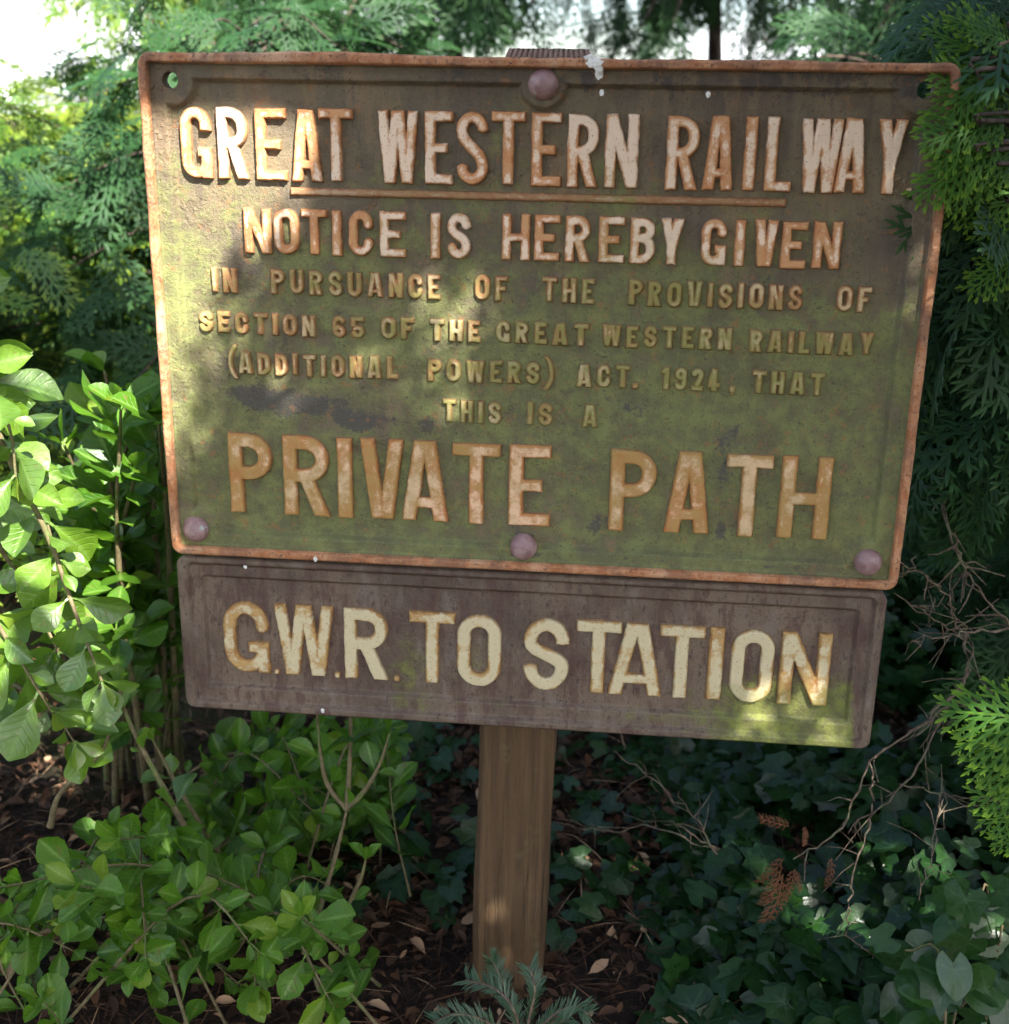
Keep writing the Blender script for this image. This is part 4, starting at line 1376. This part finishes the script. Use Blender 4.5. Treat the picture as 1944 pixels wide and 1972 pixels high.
fb = Bag()
n = 9500
x, y = rng.uniform(0.06, 1.5, n), rng.uniform(-0.25, 1.9, n)
keep = (x > 0.08 + 0.16 * fbm(x + 9, y + 9, 3.0, 2, 61)) & (fbm(x + 6, y + 6, 7.0, 2, 66) < 0.66) | (y > 0.85)
x, y = x[keep], y[keep]
n = len(x)
mound = 0.16 * fbm(x + 3, y + 3, 2.2, 2, 62) * smooth(0.1, 0.6, x)
z = ground_z(x, y) + mound * rng.random(n) ** 0.6 + 0.015
d = unit(rows(rng.normal(0, 1, n), rng.normal(-0.35, 1, n), rng.normal(-0.25, 0.3, n)))
nr = unit(rows(rng.normal(0.05, 0.35, n), rng.normal(-0.45, 0.35, n), np.ones(n)))
put_ivy(fb, rows(x, y, z), d, nr, 0.052 * rng.uniform(0.5, 1.25, n), rng.beta(2, 3, n))
x2, y2 = rng.uniform(-0.30, 0.3, 420), rng.uniform(0.12, 1.0, 420)
n2 = len(x2)
put_ivy(fb, rows(x2, y2, ground_z(x2, y2) + rng.uniform(0.01, 0.05, n2)), unit(rows(rng.normal(0, 1, n2), rng.normal(0, 1, n2), rng.normal(-0.2, 0.3, n2))),
        unit(rows(rng.normal(0, .35, n2), rng.normal(-0.4, .35, n2), np.ones(n2))), 0.045 * rng.uniform(0.6, 1.1, n2), rng.beta(2, 3, n2))
ivy = fb.build('ivy_ground_cover', M_IVY)
ivy['label'] = 'dark glossy ivy carpeting the ground right of the timber post'
ivy['category'] = 'ivy'
ivy['kind'] = 'stuff'

# nearer ivy plant in the bottom right corner, larger shinier leaves
root = empty('ivy_plant', tuple(at(1830, 1960, -0.2) * (1, 1, 0)), 'shiny grey-green ivy plant in the bottom right corner', 'ivy')
pos = np.array(region(60, 1700, 1960, 1720, 1960, -0.26, -0.10) + region(14, 1780, 1960, 1660, 1760, -0.2, 0.0))
n = len(pos)
fb, sb = Bag(), Bag()
put_ivy(fb, pos, unit(rows(rng.normal(-0.4, 1, n), rng.normal(-0.4, .6, n), rng.normal(-0.35, .5, n))), unit(rows(rng.normal(0.1, .4, n), rng.normal(-0.5, .35, n), np.ones(n))), 0.044 * rng.uniform(0.55, 1.15, n), rng.random(n), IVY_ROUND + IVY[:1])
fb.build('foliage', M_IVY2, root)
for q in range(6):
    a, bq = pos[rng.integers(0, n)], pos[rng.integers(0, n)]
    tube(sb, spline([a * (1, 1, 0) , a * 0.5 + bq * 0.5, bq], 5), 0.0018, 0.001, 5)
sb.build('stem', M_STEM, root)

# fallen leaves, needles and bits of twig
n = Nodes('dry_litter')
tone = n.attr('tone')
M_LITTER = n.surface(n.mix(n.ramp(tone, 0.85, 0.95), n.mix(tone, (0.018, 0.009, 0.005), (0.088, 0.041, 0.018)), (0.30, 0.19, 0.11)), 0.8, 0.25)
fb = Bag()
LIT = [leaf_template(0.45, 1.1, f, c, 0.0, 4, 1, 0.05) for f, c in ((0.3, 0.5), (0.1, -0.3), (0.5, 0.8))]
n = 15000
x, y = rng.uniform(-1.4, 1.0, n), rng.uniform(-0.5, 1.6, n)
put_leaves(fb, LIT, rows(x, y, ground_z(x, y) + rng.uniform(0.002, 0.022, n)), unit(rows(rng.normal(0, 1, n), rng.normal(0, 1, n), rng.normal(0, .25, n))),
           unit(rows(rng.normal(0, .4, n), rng.normal(0, .4, n), np.ones(n))), rng.uniform(0.007, 0.034, n), rng.random(n) ** 1.2)
NEEDLE = [leaf_template(0.024, 1.0, 0.3, c, 0.0, 3, 1, 0.0) for c in (0.1, 0.6)]
n = 16000
x, y = rng.uniform(-1.0, 0.9, n), rng.uniform(-0.45, 1.2, n)
put_leaves(fb, NEEDLE, rows(x, y, ground_z(x, y) + rng.uniform(0.004, 0.03, n)), unit(rows(rng.normal(0, 1, n), rng.normal(0, 1, n), rng.normal(0, .2, n))),
           unit(rows(rng.normal(0, .3, n), rng.normal(0, .3, n), np.ones(n))), rng.uniform(0.025, 0.075, n), rng.random(n))
lit = fb.build('leaf_litter', M_LITTER)
lit['label'] = 'brown fallen leaves, needles and twigs strewn over the soil'
lit['category'] = 'leaf litter'
lit['kind'] = 'stuff'

# little fir growing at the foot of the post
M_NEEDLE = leaf_material('blue_green_needle', (0.020, 0.054, 0.024), (0.056, 0.100, 0.046), (0.10, 0.2, 0.08), 0.4, 0.5, 0.12)
NEED = [leaf_template(0.085, 1.0, 0.25, c, 0.0, 4, 1, 0.0) for c in (0.05, 0.3)]
fbase = at(985, 1960, -0.09)
root = empty('fir_seedling', (fbase[0], fbase[1], 0.0), 'small blue-green fir seedling at the foot of the timber post', 'seedling')
fb = Bag()
for pts in [
    [at(985, 2000, -0.09), at(975, 1920, -0.09), at(940, 1870, -0.08), at(880, 1850, -0.06)],
    [at(985, 2000, -0.09), at(1000, 1920, -0.10), at(1010, 1870, -0.10), at(1000, 1825, -0.08)],
    [at(985, 2000, -0.09), at(1030, 1930, -0.11), at(1080, 1900, -0.12), at(1110, 1915, -0.12)],
    [at(975, 1980, -0.09), at(920, 1930, -0.11), at(860, 1915, -0.12), at(820, 1930, -0.12)],
    [at(985, 1990, -0.09), at(960, 1890, -0.07), at(940, 1835, -0.05), at(930, 1815, -0.05)],
    [at(985, 1990, -0.09), at(1040, 1950, -0.14), at(1060, 1930, -0.15), at(1075, 1925, -0.15)],
    [at(985, 1990, -0.09), at(930, 1960, -0.14), at(900, 1945, -0.15), at(880, 1945, -0.15)],
]:
    p = spline(pts, 8)
    sb = Bag()
    tube(sb, p, 0.0022, 0.001, 6)
    sb.build('stem', M_DEAD, root)
    f = rng.uniform(0.15, 1, 150)
    xx = np.linspace(0, 1, len(p))
    q = np.stack([np.interp(f, xx, p[:, k]) for k in range(3)], 1)
    tan = unit(np.gradient(p, axis=0))
    t = np.stack([np.interp(f, xx, tan[:, k]) for k in range(3)], 1)
    side = np.cross(t, [0, -0.5, 0.85])
    sg = rng.choice([-1, 1], len(f))[:, None]
    d = unit(t * 0.75 + side * sg * 0.8 + np.array([0, 0, 0.25]) + rng.normal(0, .15, (len(f), 3)))
    put_leaves(fb, NEED, q, d, np.tile([0, -0.4, 0.9], (len(f), 1)), rng.uniform(0.011, 0.022, len(f)), rng.random(len(f)))
fb.build('foliage', M_NEEDLE, root)

# ------------------------------------------------------------------ background trees
# soft green cypress filling the left background
base = (-1.55, 1.35, 0.0)
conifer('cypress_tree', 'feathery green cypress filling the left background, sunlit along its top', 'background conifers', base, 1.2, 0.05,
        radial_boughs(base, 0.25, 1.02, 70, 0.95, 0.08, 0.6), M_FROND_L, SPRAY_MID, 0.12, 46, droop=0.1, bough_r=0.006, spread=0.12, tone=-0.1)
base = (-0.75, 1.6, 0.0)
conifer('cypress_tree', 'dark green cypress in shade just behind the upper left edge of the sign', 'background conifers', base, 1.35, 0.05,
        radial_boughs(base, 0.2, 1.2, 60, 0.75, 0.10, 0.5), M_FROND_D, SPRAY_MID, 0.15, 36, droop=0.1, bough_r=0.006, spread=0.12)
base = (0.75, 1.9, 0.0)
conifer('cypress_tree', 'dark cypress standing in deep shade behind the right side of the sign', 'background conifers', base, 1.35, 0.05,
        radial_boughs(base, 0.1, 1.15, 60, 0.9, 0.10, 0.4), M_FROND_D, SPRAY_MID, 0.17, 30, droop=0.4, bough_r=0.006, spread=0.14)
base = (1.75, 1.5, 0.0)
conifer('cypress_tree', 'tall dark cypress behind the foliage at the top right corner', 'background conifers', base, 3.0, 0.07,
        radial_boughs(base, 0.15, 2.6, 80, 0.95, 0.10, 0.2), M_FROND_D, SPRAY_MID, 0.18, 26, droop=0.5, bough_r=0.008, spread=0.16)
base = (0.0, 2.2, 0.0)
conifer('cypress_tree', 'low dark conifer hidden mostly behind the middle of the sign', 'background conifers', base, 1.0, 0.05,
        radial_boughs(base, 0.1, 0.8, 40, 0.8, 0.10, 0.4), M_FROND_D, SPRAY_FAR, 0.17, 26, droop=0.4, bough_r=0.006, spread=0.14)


def overhang(base, h, aims, mat, label, r=0.05, size=0.2, per_m=36, lean=(0, 0), temps=SPRAY_FAR, tone=0.0, droop=0.9, crown=True):
    """tall tree whose low boughs hang into the top of the view; aims = picture x, y and depth of bough tips"""
    bo = []
    b = np.asarray(base, float)
    for x, y, d in aims:
        tip = at(x, y, d)
        st = np.array([b[0] + lean[0] * 0.5, b[1], tip[2] + rng.uniform(0.25, 0.7)])
        mid = st * 0.45 + tip * 0.55 + np.array([0, 0, 0.18])
        bo.append([st, mid, tip])
    if crown:
        bo += radial_boughs(base, 2.1, h, 46, 1.5, 0.0, 0.3)
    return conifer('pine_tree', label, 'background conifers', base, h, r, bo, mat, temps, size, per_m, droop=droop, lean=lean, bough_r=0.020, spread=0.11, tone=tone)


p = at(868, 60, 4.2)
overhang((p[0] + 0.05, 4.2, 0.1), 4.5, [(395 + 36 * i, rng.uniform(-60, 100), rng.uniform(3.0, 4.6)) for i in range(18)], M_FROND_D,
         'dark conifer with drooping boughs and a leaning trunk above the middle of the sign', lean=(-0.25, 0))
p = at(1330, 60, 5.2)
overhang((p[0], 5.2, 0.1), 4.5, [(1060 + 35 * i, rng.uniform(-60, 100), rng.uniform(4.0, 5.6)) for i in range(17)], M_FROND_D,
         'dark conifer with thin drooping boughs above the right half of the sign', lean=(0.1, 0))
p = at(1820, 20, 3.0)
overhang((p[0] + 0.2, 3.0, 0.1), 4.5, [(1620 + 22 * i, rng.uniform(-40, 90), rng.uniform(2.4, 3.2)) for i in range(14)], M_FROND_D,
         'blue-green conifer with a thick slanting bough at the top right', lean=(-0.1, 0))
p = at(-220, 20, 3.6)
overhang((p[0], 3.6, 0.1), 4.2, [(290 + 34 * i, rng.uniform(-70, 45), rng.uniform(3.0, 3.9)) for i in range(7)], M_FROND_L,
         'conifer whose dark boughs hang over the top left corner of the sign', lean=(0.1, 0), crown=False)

# bushes further back, sunlight painted in as yellow, seen through the gaps
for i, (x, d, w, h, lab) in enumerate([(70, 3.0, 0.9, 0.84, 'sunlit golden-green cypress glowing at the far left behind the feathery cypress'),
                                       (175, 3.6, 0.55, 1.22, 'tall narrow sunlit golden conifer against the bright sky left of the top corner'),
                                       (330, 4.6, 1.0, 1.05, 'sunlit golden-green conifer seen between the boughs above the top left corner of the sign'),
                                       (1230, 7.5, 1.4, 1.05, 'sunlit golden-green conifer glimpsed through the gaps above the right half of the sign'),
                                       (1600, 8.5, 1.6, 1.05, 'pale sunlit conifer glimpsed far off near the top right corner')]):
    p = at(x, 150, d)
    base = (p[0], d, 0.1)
    conifer('sunlit_cypress', lab, 'sunlit golden conifers', base, h * 0.72, 0.035, radial_boughs(base, 0.15, h, 60, w, 0.12, 0.6), M_FROND_Y, SPRAY_FAR, 0.2, 22, droop=0.0, bough_r=0.006, spread=0.16)

# ------------------------------------------------------------------ unseen tree, leaf gaps shaped to put sun patches on the sign
def sun_lit(x, v):
    """amount of direct sun that reaches the sign plane at x, v (v = height above the foot of the upper plate)"""
    a = np.zeros_like(x)

    def poly(P, soft=0.0):
        inside = np.zeros(x.shape, bool)
        P = np.asarray(P)
        for (x0, y0), (x1, y1) in zip(P, np.roll(P, -1, 0)):
            c = ((y0 > v) != (y1 > v)) & (x < (x1 - x0) * (v - y0) / (y1 - y0 + 1e-12) + x0)
            inside ^= c
        return inside
    a[poly([(-0.48, 0.44), (-0.34, 0.470), (-0.215, 0.474), (-0.20, 0.455), (-0.222, 0.385), (-0.262, 0.362), (-0.285, 0.31), (-0.298, 0.27), (-0.318, 0.235), (-0.325, 0.19), (-0.345, 0.14), (-0.365, 0.09), (-0.378, 0.02), (-0.48, -0.06)])] = 1
    a[poly([(-0.095, 0.325), (-0.030, 0.325), (-0.040, 0.262), (-0.065, 0.185), (-0.125, 0.185), (-0.112, 0.25)])] = 0.82
    a[poly([(-0.25, 0.36), (-0.13, 0.32), (-0.16, 0.20), (-0.30, 0.17)])] = 0.36
    a[poly([(0.258, -0.095), (0.292, -0.092), (0.276, -0.21), (0.218, -0.21)])] = 0.72
    a[poly([(0.322, -0.070), (0.344, -0.065), (0.322, -0.14), (0.296, -0.135)])] = 0.9
    a[poly([(0.332, -0.140), (0.362, -0.138), (0.340, -0.21), (0.296, -0.21)])] = 0.8
    a[poly([(0.43, -0.14), (0.64, -0.14), (0.64, -0.42), (0.43, -0.42)])] = 0.55
    a[poly([(0.345, 0.42), (0.46, 0.62), (0.52, 0.45), (0.40, 0.36)])] = 0.35
    a[poly([(0.366, 0.36), (0.382, 0.37), (0.384, 0.26), (0.372, 0.25)])] = 0.5
    return a


M_CAN = leaf_material('shade_tree_leaf', (0.030, 0.080, 0.015), (0.060, 0.140, 0.020), (0.10, 0.25, 0.03), 0.4, 0.4, 0.08)
root = empty('overhanging_tree', (2.2, -1.9, 0), 'unseen tree behind the camera with leaf gaps shaped to dapple the sign', 'tree')
tb = Bag()
tube(tb, spline([(2.2, -1.9, -0.2), (2.15, -1.85, 0.8), (2.1, -1.8, 1.8), (2.0, -1.75, 3.2)], 6), 0.11, 0.06, 10)
tb.build('trunk', M_BARK, root)
n = 44000
sx, sv = rng.uniform(-1.05, 2.4, n), rng.uniform(-0.95, 2.6, n)
sx[:6500], sv[:6500] = rng.uniform(-0.42, 0.46, 6500), rng.uniform(-0.26, 0.60, 6500)      # extra leaves added to block stray sun flecks on the plates
rim_ = sum(np.abs(sun_lit(sx + r_ * math.cos(a_), sv + r_ * math.sin(a_)) - sun_lit(sx, sv)) for r_ in (0.02, 0.045) for a_ in np.linspace(0, 5.5, 8)) > 0.1
sx = np.concatenate([sx] + [sx[rim_] + rng.normal(0, 0.015, rim_.sum()) for _ in range(3)])      # finer leaves where the light breaks through
sv = np.concatenate([sv] + [sv[rim_] + rng.normal(0, 0.015, rim_.sum()) for _ in range(3)])
n = len(sx)
blur = 0.022 * smooth(0.42, 0.36, sv) * smooth(0.15, 0.05, sx)
lit_amt = sum(sun_lit(sx + blur * a_, sv + blur * b_) for a_, b_ in ((0, 0), (1.4, 0), (-1.4, 0), (0, 1.4), (0, -1.4), (1, 1), (-1, 1), (1, -1), (-1, -1))) / 9
sparse = smooth(-0.40, -0.50, sx) * np.where(fbm(sx + 3, sv + 3, 5.0, 2, 71) > 0.58, 0.6, 1.0) * smooth(-0.44, -0.26, sv)          # open towards the left
sparse = np.maximum(sparse, smooth(1.45, 1.75, sv + 0.35 * (fbm(sx + 5, sv + 5, 4.0, 2, 72) - 0.5) - 0.3 * smooth(0.0, 0.8, sx)))
keep = rng.random(n) > np.maximum(lit_amt ** 0.6, sparse)
sx, sv, lit_amt = sx[keep], sv[keep], lit_amt[keep]
n = len(sx)
near_edge = sum(np.abs(sun_lit(sx + r_ * math.cos(a_), sv + r_ * math.sin(a_)) - sun_lit(sx, sv)) for r_ in (0.02, 0.045) for a_ in np.linspace(0, 5.5, 8))
dist = rng.uniform(1.6, 2.3, n)
pos = rows(sx, np.zeros(n), sv + GROUND) + SUN * dist[:, None]
low = (pos[:, 2] < CAM[2] + 0.12 + 0.16 * np.maximum(pos[:, 1] + 1.2, 0)) & (pos[:, 1] > -1.32)      # leaves that would show move back behind the camera
dist = np.where(low, rng.uniform(2.4, 2.9, n), dist)
pos = rows(sx, np.zeros(n), sv + GROUND) + SUN * dist[:, None]
size = np.where(near_edge > 0.1, 0.017, 0.070) * rng.uniform(0.8, 1.2, n)
CANL = [leaf_template(0.6, 1.2, 0.1, 0.1, 0, 3, 1, 0.0)]
dd = unit(rng.normal(0, 1, (n, 3)))
put_leaves(fb := Bag(), CANL, pos - dd * size[:, None] * 0.5, dd, unit(SUN + rng.normal(0, .45, (n, 3))), size, rng.random(n))
fb.build('foliage', M_CAN, root)
bb = Bag()
for q in range(14):
    tip = np.array([rng.uniform(-0.1, 1.9), 0, rng.uniform(0.6, 2.4) + GROUND]) + SUN * 2.0
    st = np.array([2.1, -1.8, rng.uniform(1.5, 3.0)])
    tube(bb, spline([st, st * 0.5 + tip * 0.5 + np.array([0, 0, 0.2]), tip], 6), 0.022, 0.004, 6)
bb.build('branch', M_BARK, root)
